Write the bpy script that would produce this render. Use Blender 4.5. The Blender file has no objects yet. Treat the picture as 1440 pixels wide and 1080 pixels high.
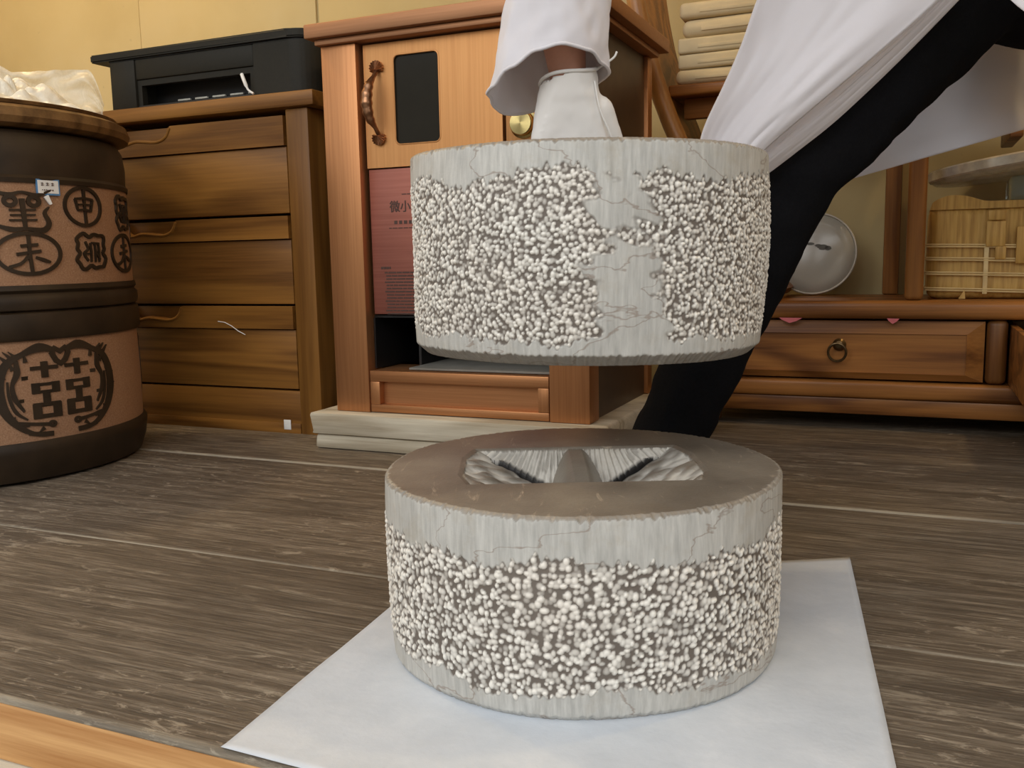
import bpy, bmesh, math, random
import numpy as np
from mathutils import Vector, Matrix, noise

random.seed(7); np.random.seed(7)
S = bpy.context.scene
COL = S.collection
PI = math.pi

# ------------------------------------------------------------------ camera
F_PX, HORIZON, ROLL, CAM_H, YAW = 1300.0, 360.0, .02, .35, math.radians(23.5)
_p = math.atan((540 - HORIZON) / F_PX)
_fw = Vector((0, math.cos(_p), -math.sin(_p))); _rt = Vector((1, 0, 0)); _up = _rt.cross(_fw)
_r2 = _rt * math.cos(ROLL) - _up * math.sin(ROLL)
_u2 = _up * math.cos(ROLL) + _rt * math.sin(ROLL)
_RY = Matrix.Rotation(YAW, 3, 'Z')                      # the room is square to the axes, the camera is turned
FWD, RGT, UPV = _RY @ _fw, _RY @ _r2, _RY @ _u2
CAM = Vector((0, 0, CAM_H))
cd = bpy.data.cameras.new('camera'); cam = bpy.data.objects.new('camera', cd); COL.objects.link(cam)
cd.sensor_width = 36; cd.lens = F_PX * 36 / 1440; cd.clip_start = .02
cam.matrix_world = Matrix(((RGT.x, UPV.x, -FWD.x, CAM.x), (RGT.y, UPV.y, -FWD.y, CAM.y),
                           (RGT.z, UPV.z, -FWD.z, CAM.z), (0, 0, 0, 1)))
S.camera = cam

# ------------------------------------------------------------------ world, exposure
w = bpy.data.worlds.new('sky'); S.world = w; w.use_nodes = True
bg = w.node_tree.nodes['Background']; bg.inputs[0].default_value = (.94, .97, 1, 1); bg.inputs[1].default_value = 1.55
S.view_settings.view_transform = 'Standard'; S.view_settings.look = 'None'
S.view_settings.gamma = 1; S.view_settings.use_curve_mapping = False
S.view_settings.exposure = -0.42


def area(name, loc, target, size, power, col):
    l = bpy.data.lights.new(name, 'AREA'); l.shape = 'RECTANGLE'; l.size, l.size_y = size; l.energy = power; l.color = col
    o = bpy.data.objects.new(name, l); COL.objects.link(o); o.location = loc
    o.rotation_euler = (Vector(target) - Vector(loc)).to_track_quat('-Z', 'Y').to_euler()
    return o


# daylight coming in under the eaves from the open yard side
area('yard_daylight', (-.6, -2.6, 2.3), (-.3, 1.2, .3), (4.0, 1.8), 85, (1, .98, .95))


# ------------------------------------------------------------------ pixel helpers (frame 1440 x 1080)
def ray(x, y): return FWD + RGT * ((x - 720) / F_PX) - UPV * ((y - 540) / F_PX)
def on_v(x, y, v): d = ray(x, y); return CAM + d * (v / d.y)
def on_z(x, y, z=0.): d = ray(x, y); return CAM + d * ((z - CAM_H) / d.z)
def cr(x, y, z): q = _RY @ Vector((x, y, 0)); return Vector((q.x, q.y, z))       # camera-heading metres to room metres
def at(x, y, dep):                                                            # pixel at a heading depth
    r = _fw + _r2 * ((x - 720) / F_PX) - _u2 * ((y - 540) / F_PX)
    return CAM + _RY @ (r * (dep / r.y))


# ------------------------------------------------------------------ object helpers
def setp(o, label=None, cat=None, group=None, kind=None):
    if label: o['label'] = label
    if cat: o['category'] = cat
    if group: o['group'] = group
    if kind: o['kind'] = kind
    return o


def thing(name, label, cat, loc=(0, 0, 0), rot=(0, 0, 0), group=None):
    o = bpy.data.objects.new(name, None); COL.objects.link(o); o.empty_display_size = .05
    o.location = loc; o.rotation_euler = rot
    return setp(o, label, cat, group)


def wmat(o):
    m = Matrix.Identity(4)
    while o is not None:
        m = Matrix.LocRotScale(o.location, o.rotation_euler, o.scale) @ m
        o = o.parent
    return m


def finish(name, me, mat, parent, world, smooth):
    if world and parent is not None: me.transform(wmat(parent).inverted())
    if mat is not None: me.materials.append(mat)
    o = bpy.data.objects.new(name, me); COL.objects.link(o)
    if parent is not None: o.parent = parent
    if smooth is True: me.shade_smooth()
    elif smooth:
        me.shade_smooth()
        try: me.set_sharp_from_angle(angle=math.radians(smooth))
        except Exception: pass
    return o


def obj(name, bm, mat, parent=None, world=True, smooth=35):
    bmesh.ops.recalc_face_normals(bm, faces=bm.faces)
    me = bpy.data.meshes.new(name); bm.to_mesh(me); bm.free()
    return finish(name, me, mat, parent, world, smooth)


def struct(name, bm, mat, parent=None, smooth=35):
    o = obj(name, bm, mat, parent, True, smooth)
    if parent is None: o['kind'] = 'structure'
    return o


def add(dst, src):
    me = bpy.data.meshes.new('t'); src.to_mesh(me); src.free(); dst.from_mesh(me); bpy.data.meshes.remove(me)
    return dst


def box(x0, x1, y0, y1, z0, z1, bev=.002, seg=2):
    bm = bmesh.new()
    bmesh.ops.create_cube(bm, size=1, matrix=Matrix.Translation(((x0 + x1) / 2, (y0 + y1) / 2, (z0 + z1) / 2)) @ Matrix.Diagonal((x1 - x0, y1 - y0, z1 - z0, 1)))
    if bev: bmesh.ops.bevel(bm, geom=list(bm.edges), offset=min(bev, .45 * min(x1 - x0, y1 - y0, z1 - z0)), segments=seg, affect='EDGES', profile=.5)
    return bm


def prism(poly, a0, a1, axis='y', bev=0):
    """polygon in the two other axes, extruded along axis"""
    bm = bmesh.new()
    def P(p, a): return {'x': (a, p[0], p[1]), 'y': (p[0], a, p[1]), 'z': (p[0], p[1], a)}[axis]
    A = [bm.verts.new(P(p, a0)) for p in poly]; B = [bm.verts.new(P(p, a1)) for p in poly]
    bm.faces.new(A); bm.faces.new(B[::-1]); n = len(poly)
    for i in range(n): bm.faces.new((A[i], A[(i + 1) % n], B[(i + 1) % n], B[i]))
    if bev: bmesh.ops.bevel(bm, geom=list(bm.edges), offset=bev, segments=2, affect='EDGES')
    return bm


def lathe(prof, n=64, c=(0, 0, 0)):
    bm = bmesh.new(); rings = []
    for r, z in prof:
        if r < 1e-6: rings.append([bm.verts.new((c[0], c[1], c[2] + z))])
        else: rings.append([bm.verts.new((c[0] + r * math.cos(2 * PI * k / n), c[1] + r * math.sin(2 * PI * k / n), c[2] + z)) for k in range(n)])
    for a, b in zip(rings, rings[1:]):
        for k in range(n):
            k2 = (k + 1) % n
            if len(a) == 1 and len(b) == 1: continue
            if len(a) == 1: bm.faces.new((a[0], b[k], b[k2]))
            elif len(b) == 1: bm.faces.new((a[k], b[0], a[k2]))
            else: bm.faces.new((a[k], b[k], b[k2], a[k2]))
    return bm


def tube(pts, rad, n=10, closed=False):
    bm = bmesh.new(); pts = [Vector(p) for p in pts]; m = len(pts); rings = []
    if not hasattr(rad, '__len__'): rad = [rad] * m
    nrm = None
    for i, p in enumerate(pts):
        if closed: t = pts[(i + 1) % m] - pts[i - 1]
        else: t = pts[min(i + 1, m - 1)] - pts[max(i - 1, 0)]
        t.normalize()
        if nrm is None: nrm = t.orthogonal().normalized()
        nrm = (nrm - t * nrm.dot(t)).normalized(); b = t.cross(nrm)
        rings.append([bm.verts.new(p + (nrm * math.cos(2 * PI * k / n) + b * math.sin(2 * PI * k / n)) * rad[i]) for k in range(n)])
    seq = list(zip(rings, rings[1:])) + ([(rings[-1], rings[0])] if closed else [])
    for a, b in seq:
        for k in range(n): bm.faces.new((a[k], a[(k + 1) % n], b[(k + 1) % n], b[k]))
    if not closed: bm.faces.new(rings[0][::-1]); bm.faces.new(rings[-1])
    return bm


def grid(f, nu, nv, closed_u=False, thick=0):
    bm = bmesh.new(); V = []
    for j in range(nv + 1):
        V.append([bm.verts.new(f(i / nu, j / nv)) for i in range(nu if closed_u else nu + 1)])
    for j in range(nv):
        for i in range(nu):
            i2 = (i + 1) % nu if closed_u else i + 1
            bm.faces.new((V[j][i], V[j][i2], V[j + 1][i2], V[j + 1][i]))
    if thick:
        bmesh.ops.recalc_face_normals(bm, faces=bm.faces)
        bmesh.ops.solidify(bm, geom=list(bm.faces), thickness=thick)
    return bm


def spline(pts, n):
    """Catmull-Rom through tuples"""
    P = [np.array(p, float) for p in pts]; P = [2 * P[0] - P[1]] + P + [2 * P[-1] - P[-2]]
    out = []; m = len(P) - 3
    for k in range(n + 1):
        s = k / n * m; i = min(int(s), m - 1); t = s - i
        a, b, c, d = P[i:i + 4]
        out.append(.5 * (2 * b + (c - a) * t + (2 * a - 5 * b + 4 * c - d) * t * t + (3 * b - a - 3 * c + d) * t ** 3))
    return out


def balls(bm, p0, p1, r0, r1, sx=1.0, n=None, sub=2):
    p0, p1 = Vector(p0), Vector(p1); L = (p1 - p0).length
    n = n or max(2, int(L / (min(r0, r1) * .3)))
    for k in range(n + 1):
        t = k / n; r = r0 + (r1 - r0) * t
        bmesh.ops.create_icosphere(bm, subdivisions=sub, radius=r, matrix=Matrix.Translation(p0.lerp(p1, t)) @ Matrix.Diagonal((1, sx, 1, 1)))


def remesh(bm, voxel, smooth_it=6, wr=0, ws=20):
    me = bpy.data.meshes.new('tmp'); bm.to_mesh(me); bm.free()
    o = bpy.data.objects.new('tmp', me); COL.objects.link(o)
    m = o.modifiers.new('r', 'REMESH'); m.mode = 'VOXEL'; m.voxel_size = voxel
    s = o.modifiers.new('s', 'SMOOTH'); s.factor = .5; s.iterations = smooth_it
    dg = bpy.context.evaluated_depsgraph_get(); dg.update()
    me2 = bpy.data.meshes.new_from_object(o.evaluated_get(dg))
    bpy.data.objects.remove(o); bpy.data.meshes.remove(me)
    out = bmesh.new(); out.from_mesh(me2); bpy.data.meshes.remove(me2)
    if wr:
        out.normal_update()
        for v in out.verts: v.co += v.normal * wr * (noise.noise(v.co * ws) + .5 * noise.noise(v.co * ws * 2.3))
    return out


# ------------------------------------------------------------------ materials
def base_mat(name, rough=.5, metal=0., spec=.5):
    m = bpy.data.materials.new(name); m.use_nodes = True; nt = m.node_tree
    b = nt.nodes['Principled BSDF']; b.inputs['Roughness'].default_value = rough; b.inputs['Metallic'].default_value = metal
    b.inputs['Specular IOR Level'].default_value = spec
    return m, nt, b


class NT:
    def __init__(s, nt): s.nt = nt
    def n(s, t, **kw):
        o = s.nt.nodes.new(t)
        for k, v in kw.items():
            if k.startswith('i_'):
                key = k[2:]; key = int(key) if key.isdigit() else key
                o.inputs[key].default_value = v
            else: setattr(o, k, v)
        return o
    def l(s, a, b): s.nt.links.new(a, b)
    def coords(s, scale=(1, 1, 1), rnd=True):
        tc = s.n('ShaderNodeTexCoord'); mp = s.n('ShaderNodeMapping'); mp.inputs['Scale'].default_value = scale
        if rnd:
            oi = s.n('ShaderNodeObjectInfo'); va = s.n('ShaderNodeVectorMath', operation='ADD'); ml = s.n('ShaderNodeMath', operation='MULTIPLY'); ml.inputs[1].default_value = 13.7
            s.l(oi.outputs['Random'], ml.inputs[0]); s.l(tc.outputs['Object'], va.inputs[0]); s.l(ml.outputs[0], va.inputs[1]); s.l(va.outputs[0], mp.inputs['Vector'])
        else: s.l(tc.outputs['Object'], mp.inputs['Vector'])
        return mp.outputs[0]
    def noise(s, vec, scale, detail=4, rough=.55, dist=0):
        o = s.n('ShaderNodeTexNoise', i_Scale=scale, i_Detail=detail, i_Roughness=rough, i_Distortion=dist); s.l(vec, o.inputs['Vector']); return o.outputs['Fac']
    def ramp(s, fac, stops):
        o = s.n('ShaderNodeValToRGB'); e = o.color_ramp.elements
        while len(e) < len(stops): e.new(.5)
        for k, (p, c) in enumerate(stops): e[k].position = p; e[k].color = (c[0], c[1], c[2], 1) if hasattr(c, '__len__') else (c, c, c, 1)
        s.l(fac, o.inputs['Fac']); return o.outputs['Color']
    def mix(s, fac, a, b, mode='MIX'):
        o = s.n('ShaderNodeMix', data_type='RGBA', blend_type=mode)
        for sock, v in ((o.inputs[0], fac), (o.inputs[6], a), (o.inputs[7], b)):
            if hasattr(v, 'links'): s.l(v, sock)
            elif hasattr(v, '__len__'): sock.default_value = (v[0], v[1], v[2], 1)
            else: sock.default_value = v
        return o.outputs[2]
    def math(s, op, a, b=None):
        o = s.n('ShaderNodeMath', operation=op)
        for k, v in enumerate((a, b)):
            if v is None: continue
            if hasattr(v, 'links'): s.l(v, o.inputs[k])
            else: o.inputs[k].default_value = v
        return o.outputs[0]
    def bump(s, h, bsdf, strength=.3, dist=.002):
        o = s.n('ShaderNodeBump', i_Strength=strength, i_Distance=dist); s.l(h, o.inputs['Height']); s.l(o.outputs[0], bsdf.inputs['Normal']); return o


def plain(name, col, rough=.5, metal=0., var=.12, scale=30, bump=0., spec=.5):
    m, nt, b = base_mat(name, rough, metal, spec); N = NT(nt); v = N.coords()
    f = N.noise(v, scale, 4)
    N.l(N.ramp(f, [(.3, [c * (1 - var) for c in col]), (.7, [min(1, c * (1 + var)) for c in col])]), b.inputs['Base Color'])
    if bump: N.bump(f, b, bump)
    return m


def wood(name, dark, light, axis='x', scale=1., rough=.4, rings=9., contrast=1., bump=.15, coat=0.):
    m, nt, b = base_mat(name, rough, 0, .28); N = NT(nt)
    sc = {'x': (.12, 1, 1), 'y': (1, .12, 1), 'z': (1, 1, .12)}[axis]
    v = N.coords([c * scale for c in sc])
    big = N.noise(v, rings * .55, 3, .5, .6)
    wv = N.math('SINE', N.math('MULTIPLY', big, 42.0)); wv = N.math('ADD', N.math('MULTIPLY', wv, .5), .5)
    v2 = N.coords([c * scale for c in {'x': (.03, 1, 1), 'y': (1, .03, 1), 'z': (1, 1, .03)}[axis]])
    fine = N.noise(v2, 160, 5, .6)
    f = N.math('ADD', N.math('MULTIPLY', wv, .42), N.math('MULTIPLY', fine, .6))
    mid = [(a + c) / 2 for a, c in zip(dark, light)]
    N.l(N.ramp(f, [(.18, dark), (.5, mid), (.82, light)]), b.inputs['Base Color'])
    N.bump(fine, b, bump, .001)
    if coat: b.inputs['Coat Weight'].default_value = coat; b.inputs['Coat Roughness'].default_value = .2
    return m


M = {}
M['chest'] = wood('chest_wood', (.115, .044, .008), (.32, .142, .028), 'x', 1.1, .48, coat=.06)
M['chest_v'] = wood('chest_wood_upright', (.13, .053, .010), (.28, .126, .026), 'z', 1.1, .48, coat=.06)
M['shelf'] = wood('shelf_wood', (.10, .032, .008), (.40, .165, .040), 'x', 1.2, .42, coat=.12)
M['shelf_v'] = wood('shelf_wood_upright', (.11, .038, .009), (.32, .135, .034), 'z', 1.2, .42, coat=.12)
M['ring'] = wood('ring_bead_wood', (.22, .095, .028), (.46, .23, .075), 'z', 1.2, .35, coat=.2)
M['shelf_in'] = wood('drawer_inside_wood', (.40, .24, .09), (.62, .42, .19), 'y', 1.2, .5)
M['pale_beam'] = wood('pale_weathered_beam', (.36, .30, .21), (.66, .60, .47), 'x', 1.6, .8, bump=.5)
M['fascia'] = wood('orange_fascia_wood', (.42, .19, .06), (.72, .41, .17), 'x', 2.2, .6, bump=.3)
M['lid_wood'] = wood('jar_lid_wood', (.075, .035, .012), (.20, .105, .038), 'x', 1.4, .45)


def copper(name, c0, c1, axis, rough):
    m, nt, b = base_mat(name, rough, 1.); N = NT(nt)
    v = N.coords({'x': (.02, 1, 1), 'z': (1, 1, .02)}[axis]); f = N.noise(v, 260, 3)
    N.l(N.ramp(f, [(.3, c0), (.7, c1)]), b.inputs['Base Color']); N.bump(f, b, .12, .0006)
    b.inputs['Metallic'].default_value = .72
    return m


M['copper'] = copper('brushed_copper', (.44, .195, .078), (.54, .25, .105), 'z', .42)
M['copper_x'] = copper('brushed_copper_level', (.44, .195, .078), (.54, .25, .105), 'x', .42)
M['copper_top'] = copper('brushed_copper_top', (.36, .175, .085), (.44, .22, .11), 'x', .5)
M['copper_door'] = copper('brushed_copper_door', (.58, .275, .10), (.66, .33, .125), 'z', .45)
M['copper_dark'] = plain('dark_bronze_sheet', (.075, .045, .028), .4, .3)
M['sign'] = copper('pink_copper_sign', (.36, .13, .095), (.45, .175, .13), 'x', .5)
M['black'] = plain('black_enamel', (.012, .012, .012), .4)
M['glass_black'] = plain('dark_door_glass', (.024, .021, .015), .10, 0, .05, 30, 0, .25)
M['print'] = plain('dark_print', (.07, .035, .025), .6)
M['bronze'] = plain('aged_bronze', (.33, .17, .09), .28, .9, .35, 120)
M['brass_old'] = plain('old_brass_ring', (.13, .085, .04), .35, .85, .3, 90)
M['tray'] = plain('grey_tray', (.20, .19, .165), .55)
M['printer'] = plain('charcoal_plastic', (.021, .019, .0135), .55, 0, .08, 200, .03, .2)
M['printer_in'] = plain('slot_black', (.008, .008, .008), .6)
M['chrome'] = plain('pale_strip', (.6, .58, .5), .35)
M['white_sheet'] = plain('white_paper_tag', (.82, .81, .78), .7)
M['blue_edge'] = plain('blue_sticker_border', (.09, .24, .46), .5)
M['skin'] = plain('skin', (.64, .31, .20), .5, 0, .08, 60)
M['hair'] = plain('hair', (.012, .01, .009), .5)
M['trousers'] = plain('black_trouser_cloth', (.0085, .0085, .0095), .95, 0, .15, 300, .0, .05)
M['shoe'] = plain('black_shoe', (.012, .012, .012), .4)
M['kraft'] = plain('cream_wrapping_paper', (.66, .53, .315), .75, 0, .06, 25, .05)
M['ceramic'] = plain('dark_brown_glaze', (.034, .021, .011), .5, 0, .35, 14, .1, .3)
M['pink'] = plain('pink_paper', (.62, .15, .17), .7)
M['beige_sack'] = plain('beige_sack_cloth', (.36, .30, .215), .9, 0, .2, 12, .2)
M['rubber'] = plain('mark_grey', (.12, .115, .10), .7)
M['silver'] = plain('silvery_rim', (.60, .56, .48), .22, .35, .25, 40, .1)
M['dish_rim'] = plain('pale_rim', (.50, .45, .37), .3)


def clay():
    m, nt, b = base_mat('tan_clay', .75); N = NT(nt); v = N.coords()
    f = N.noise(v, 420, 3); g = N.noise(v, 9, 3)
    c = N.ramp(f, [(.3, (.26, .135, .068)), (.62, (.40, .225, .125)), (.8, (.54, .37, .24))])
    N.l(N.mix(N.math('MULTIPLY', g, .5), c, (.33, .17, .09)), b.inputs['Base Color']); N.bump(f, b, .3, .001); return m


M['clay'] = clay()


def plaster():
    m, nt, b = base_mat('cream_plaster', .85); N = NT(nt); v = N.coords()
    f = N.noise(v, 2.2, 5); g = N.noise(v, 40, 4)
    c = N.ramp(f, [(.3, (.56, .43, .20)), (.55, (.63, .50, .25)), (.8, (.67, .55, .31))])
    sp = N.ramp(g, [(.70, 0.), (.76, .5)])
    N.l(N.mix(sp, c, (.45, .36, .2)), b.inputs['Base Color']); N.bump(g, b, .08, .002); return m


M['plaster'] = plaster()


def deck():
    m, nt, b = base_mat('weathered_deck', .62); N = NT(nt)
    v = N.coords((.07, 1, 1)); v2 = N.coords((.04, 1, 1)); v3 = N.coords()
    big = N.noise(v, 7, 4, .55, .8)
    wv = N.math('ADD', N.math('MULTIPLY', N.math('SINE', N.math('MULTIPLY', big, 60.0)), .5), .5)
    fine = N.noise(v2, 330, 7, .72, .3); bl = N.noise(v3, 3.0, 5); chip = N.noise(N.coords((.16, 1, 1)), 46, 8, .75, .6)
    f = N.math('ADD', N.math('MULTIPLY', wv, .10), N.math('MULTIPLY', fine, .95))
    c = N.ramp(f, [(.36, (.050, .037, .025)), (.52, (.140, .108, .075)), (.70, (.37, .305, .23))])
    c = N.mix(N.math('MULTIPLY', bl, .55), c, (.15, .112, .075))
    chf = N.math('MULTIPLY', N.ramp(chip, [(.54, 0.), (.64, 1.)]), N.ramp(bl, [(.44, 0.), (.60, .8)]))
    c = N.mix(chf, c, (.47, .40, .30))
    scuff = N.noise(N.coords((.38, 1, 1)), 85, 6, .7, .8); area_ = N.noise(N.coords((.5, 1, 1)), 4.5, 3)
    c = N.mix(N.math('MULTIPLY', N.ramp(scuff, [(.56, 0.), (.64, .85)]), N.ramp(area_, [(.48, 0.), (.58, 1.)])), c, (.43, .36, .27))
    c = N.mix(N.ramp(N.noise(N.coords((.3, 1, 1)), 10, 5), [(.55, 0.), (.72, .55)]), c, (.05, .036, .024))
    # pale worn arrises along each plank
    at_ = N.n('ShaderNodeAttribute', attribute_name='edge')
    ef = N.math('MULTIPLY', at_.outputs['Fac'], N.ramp(N.noise(v, 40, 4), [(.35, .1), (.6, .75)]))
    c = N.mix(ef, c, (.50, .43, .32))
    N.l(c, b.inputs['Base Color'])
    h = N.math('ADD', N.math('MULTIPLY', fine, .7), N.math('MULTIPLY', chip, .5)); N.bump(h, b, .9, .004)
    N.l(N.ramp(fine, [(.3, .75), (.7, .38)]), b.inputs['Roughness']); return m


M['deck'] = deck()


def stone():
    m, nt, b = base_mat('hammered_stone', .6); N = NT(nt)
    at_ = N.n('ShaderNodeAttribute', attribute_name='data'); sp = N.n('ShaderNodeSeparateColor'); N.l(at_.outputs['Color'], sp.inputs[0])
    mask, grain, top = sp.outputs[0], sp.outputs[1], sp.outputs[2]
    v = N.coords(); vs = N.coords((1, 1, .10)); streak = N.noise(vs, 260, 4, .6); blot = N.noise(v, 16, 5); tiny = N.noise(v, 330, 4)
    smooth = N.ramp(blot, [(.3, (.36, .345, .315)), (.52, (.46, .45, .42)), (.75, (.54, .52, .475))])
    smooth = N.mix(.55, smooth, N.ramp(streak, [(.3, (.38, .37, .335)), (.7, (.70, .68, .62))]), 'MIX')
    # brown hairline veins
    vn = N.noise(N.coords((1, 1, 2.2)), 8, 5, .5, .2); vl = N.math('ABSOLUTE', N.math('SUBTRACT', vn, .5))
    vein = N.ramp(vl, [(.0, 1.), (.004, .55), (.0075, 0.)])
    smooth = N.mix(N.ramp(N.noise(v, 24, 6, .65), [(.52, 0.), (.70, .55)]), smooth, (.40, .345, .26))
    smooth = N.mix(N.math('MULTIPLY', vein, .55), smooth, (.20, .12, .075))
    pits = N.mix(blot, (.115, .090, .072), (.20, .17, .14))
    ham = N.mix(N.ramp(grain, [(.03, 0.), (.30, .55), (.75, 1.)]), pits, N.ramp(blot, [(.3, (.90, .87, .79)), (.7, (.86, .80, .71))]))
    c = N.mix(mask, smooth, ham)
    tb = N.ramp(N.noise(v, 11, 6, .6), [(.3, (.135, .112, .088)), (.55, (.205, .175, .14)), (.75, (.27, .235, .185))])
    scr = N.noise(N.coords((1, .25, 1)), 55, 7, .7, 1.2)
    tb = N.mix(N.ramp(scr, [(.60, 0.), (.68, .7)]), tb, (.46, .38, .29))
    c = N.mix(top, c, tb); c = N.mix(at_.outputs['Alpha'], c, (.012, .010, .009)); N.l(c, b.inputs['Base Color'])  # alpha blends in the painted crease shade
    N.l(N.math('SUBTRACT', .62, N.math('MULTIPLY', top, .25)), b.inputs['Roughness'])
    N.bump(N.math('ADD', N.math('MULTIPLY', streak, .6), N.math('MULTIPLY', tiny, .5)), b, .35, .0012); return m


M['stone'] = stone()


def cloth(name, col, trans=.25, fuzz=.3):
    m, nt, b = base_mat(name, .85, 0, .2); N = NT(nt); v = N.coords(); f = N.noise(v, 900, 2)
    b.inputs['Base Color'].default_value = (*col, 1); N.bump(f, b, .06, .0006)
    b.inputs['Sheen Weight'].default_value = fuzz
    t = N.n('ShaderNodeBsdfTranslucent'); t.inputs[0].default_value = (*col, 1); mx = N.n('ShaderNodeMixShader'); mx.inputs[0].default_value = trans
    out = nt.nodes['Material Output']; N.l(b.outputs[0], mx.inputs[1]); N.l(t.outputs[0], mx.inputs[2]); N.l(mx.outputs[0], out.inputs[0]); return m


M['coat'] = cloth('white_coat_cotton', (.82, .79, .815), .2)
M['glove'] = cloth('white_cotton_glove', (.86, .83, .79), .1)


def paper():
    m, nt, b = base_mat('white_tissue_paper', .6); N = NT(nt); v = N.coords(); f = N.noise(v, 14, 6, .65); g = N.noise(v, 120, 4)
    N.l(N.ramp(f, [(.3, (.52, .565, .62)), (.6, (.61, .65, .70)), (.8, (.70, .73, .77))]), b.inputs['Base Color'])
    N.bump(N.math('ADD', f, N.math('MULTIPLY', g, .25)), b, .35, .003); return m


M['paper'] = paper()


def film(name, col, alpha, rough=.25):
    m, nt, b = base_mat(name, rough); N = NT(nt); b.inputs['Base Color'].default_value = (*col, 1)
    f = N.noise(N.coords(), 24, 5, .6, 1.5); N.bump(f, b, .4, .006)
    t = N.n('ShaderNodeBsdfTransparent'); mx = N.n('ShaderNodeMixShader'); out = nt.nodes['Material Output']
    N.l(N.ramp(f, [(.35, max(0, alpha - .12)), (.65, min(1, alpha + .1))]), mx.inputs[0]); N.l(t.outputs[0], mx.inputs[1]); N.l(b.outputs[0], mx.inputs[2]); N.l(mx.outputs[0], out.inputs[0]); return m


M['film'] = film('thin_plastic_film', (.80, .76, .64), .55)
M['bagwhite'] = film('crumpled_white_plastic', (.84, .80, .68), .93, .35)
M['dish'] = plain('off_white_dish', (.40, .375, .32), .18, 0, .05, 6)


def glassm():
    m, nt, b = base_mat('greenish_glass', .06); b.inputs['Base Color'].default_value = (.70, .80, .72, 1)
    b.inputs['Transmission Weight'].default_value = .75; b.inputs['IOR'].default_value = 1.45; return m


M['glass'] = glassm()
M['glass_frost'] = film('hazy_glass', (.50, .49, .44), .62, .08)


def bamboo():
    m, nt, b = base_mat('bamboo_leaf_wrap', .5); N = NT(nt); v = N.coords((1, 1, .06)); f = N.noise(v, 150, 4); g = N.noise(N.coords(), 7, 3)
    c = N.ramp(f, [(.3, (.40, .215, .045)), (.55, (.64, .395, .105)), (.75, (.76, .51, .17))])
    N.l(N.mix(N.math('MULTIPLY', g, .4), c, (.42, .24, .06)), b.inputs['Base Color']); N.bump(f, b, .25, .001); return m


M['bamboo'] = bamboo()
M['strip'] = plain('pale_bamboo_strip', (.72, .55, .27), .45)


def brass():
    m, nt, b = base_mat('spun_brass', .22, 1.); N = NT(nt); b.inputs['Base Color'].default_value = (.62, .50, .22, 1)
    b.inputs['Anisotropic'].default_value = .85
    tg = N.n('ShaderNodeTangent', direction_type='RADIAL', axis='Y'); N.l(tg.outputs[0], b.inputs['Tangent']); return m


M['brass'] = brass()

# ------------------------------------------------------------------ the setting
EDGE = .489                                             # front edge of the raised deck
U0, U1, WALL = -3.0, 2.4, 2.22
fl = struct('floor', box(U0, U1, EDGE + .03, WALL, -.09, -.034, 0), M['deck'])
seams = [EDGE, .848, 1.304, 1.703, WALL]
pz = [0, -.0012, .0006, -.001]
for k in range(4):
    v0, v1 = seams[k] + (.0 if k == 0 else .0016), seams[k + 1] - .0016
    front = k == 0
    # profile across the plank: worn, slightly rounded arrises
    rr = .0028 if front else .003
    prof = ([(v0 + .036, -.032), (v0 + .036, -.006), (v0, -.006)] if front else [(v0, -.032)]) + [(v0, pz[k] - rr), (v0 + rr * .35, pz[k] - rr * .35), (v0 + rr * 1.2, pz[k]), (v0 + .006, pz[k])]
    prof += [(v0 + (v1 - v0) * t, pz[k] + .0012 * math.sin(3 * t * PI + k)) for t in (.2, .4, .6, .8)]
    prof += [(v1 - .008, pz[k]), (v1 - .0036, pz[k]), (v1 - .001, pz[k] - .001), (v1, pz[k] - .003), (v1, -.032)]
    bm = bmesh.new(); nx = 40; lay = []
    for i in range(nx + 1):
        u = U0 + (U1 - U0) * i / nx
        lay.append([bm.verts.new((u, a + (.0025 * noise.noise(Vector((u * 5, k, 0))) if (2 <= j < 5 and front) else 0), b)) for j, (a, b) in enumerate(prof)])
    npf = len(prof)
    for i in range(nx):
        for j in range(npf): bm.faces.new((lay[i][j], lay[i][(j + 1) % npf], lay[i + 1][(j + 1) % npf], lay[i + 1][j]))
    bm.faces.new(lay[0]); bm.faces.new(lay[-1][::-1])
    o = obj('plank', bm, M['deck'], fl, True, 40)
    a = o.data.attributes.new('edge', 'FLOAT', 'POINT')
    vals = []
    for i in range(nx + 1):
        for j in range(npf): vals.append(1. if j in ((2, 3, 4, 5) if front else (1, 2, npf - 3, npf - 2)) else 0.)
    a.data.foreach_set('value', vals[:len(a.data)])
obj('fascia_board', box(U0, U1, EDGE - .001, EDGE + .028, -.056, -.0064, .001), M['fascia'], fl)
obj('step_beam', box(U0, U1, EDGE - .03, EDGE + .05, -.17, -.057, .004), M['pale_beam'], fl)
struct('wall_back', box(U0, U1, WALL + .01, WALL + .14, -.09, 2.7, 0), M['plaster'])
wb = bpy.data.objects['wall_back']
for (a, b, d) in ((U0, -2.165, .006), (-2.16, -1.53, .010), (-1.525, -.62, .004), (-.615, U1, .007)):
    obj('plaster_panel', box(a, b, WALL + .012 - d, WALL + .012, -.05, 2.65, .0015), M['plaster'], wb)
struct('wall_left', box(U0 - .12, U0, EDGE, WALL + .14, -.09, 2.7, 0), M['plaster'])
struct('wall_right', box(U1, U1 + .12, EDGE, WALL + .14, -.09, 2.7, 0), M['plaster'])
struct('ceiling', box(U0 - .12, U1 + .12, .25, WALL + .14, 2.65, 2.75, 0), M['plaster'])
struct('wall_plinth', box(U0 - .12, U1 + .12, EDGE + .03, EDGE + .2, -.5, -.0905, 0), M['plaster'])
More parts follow.
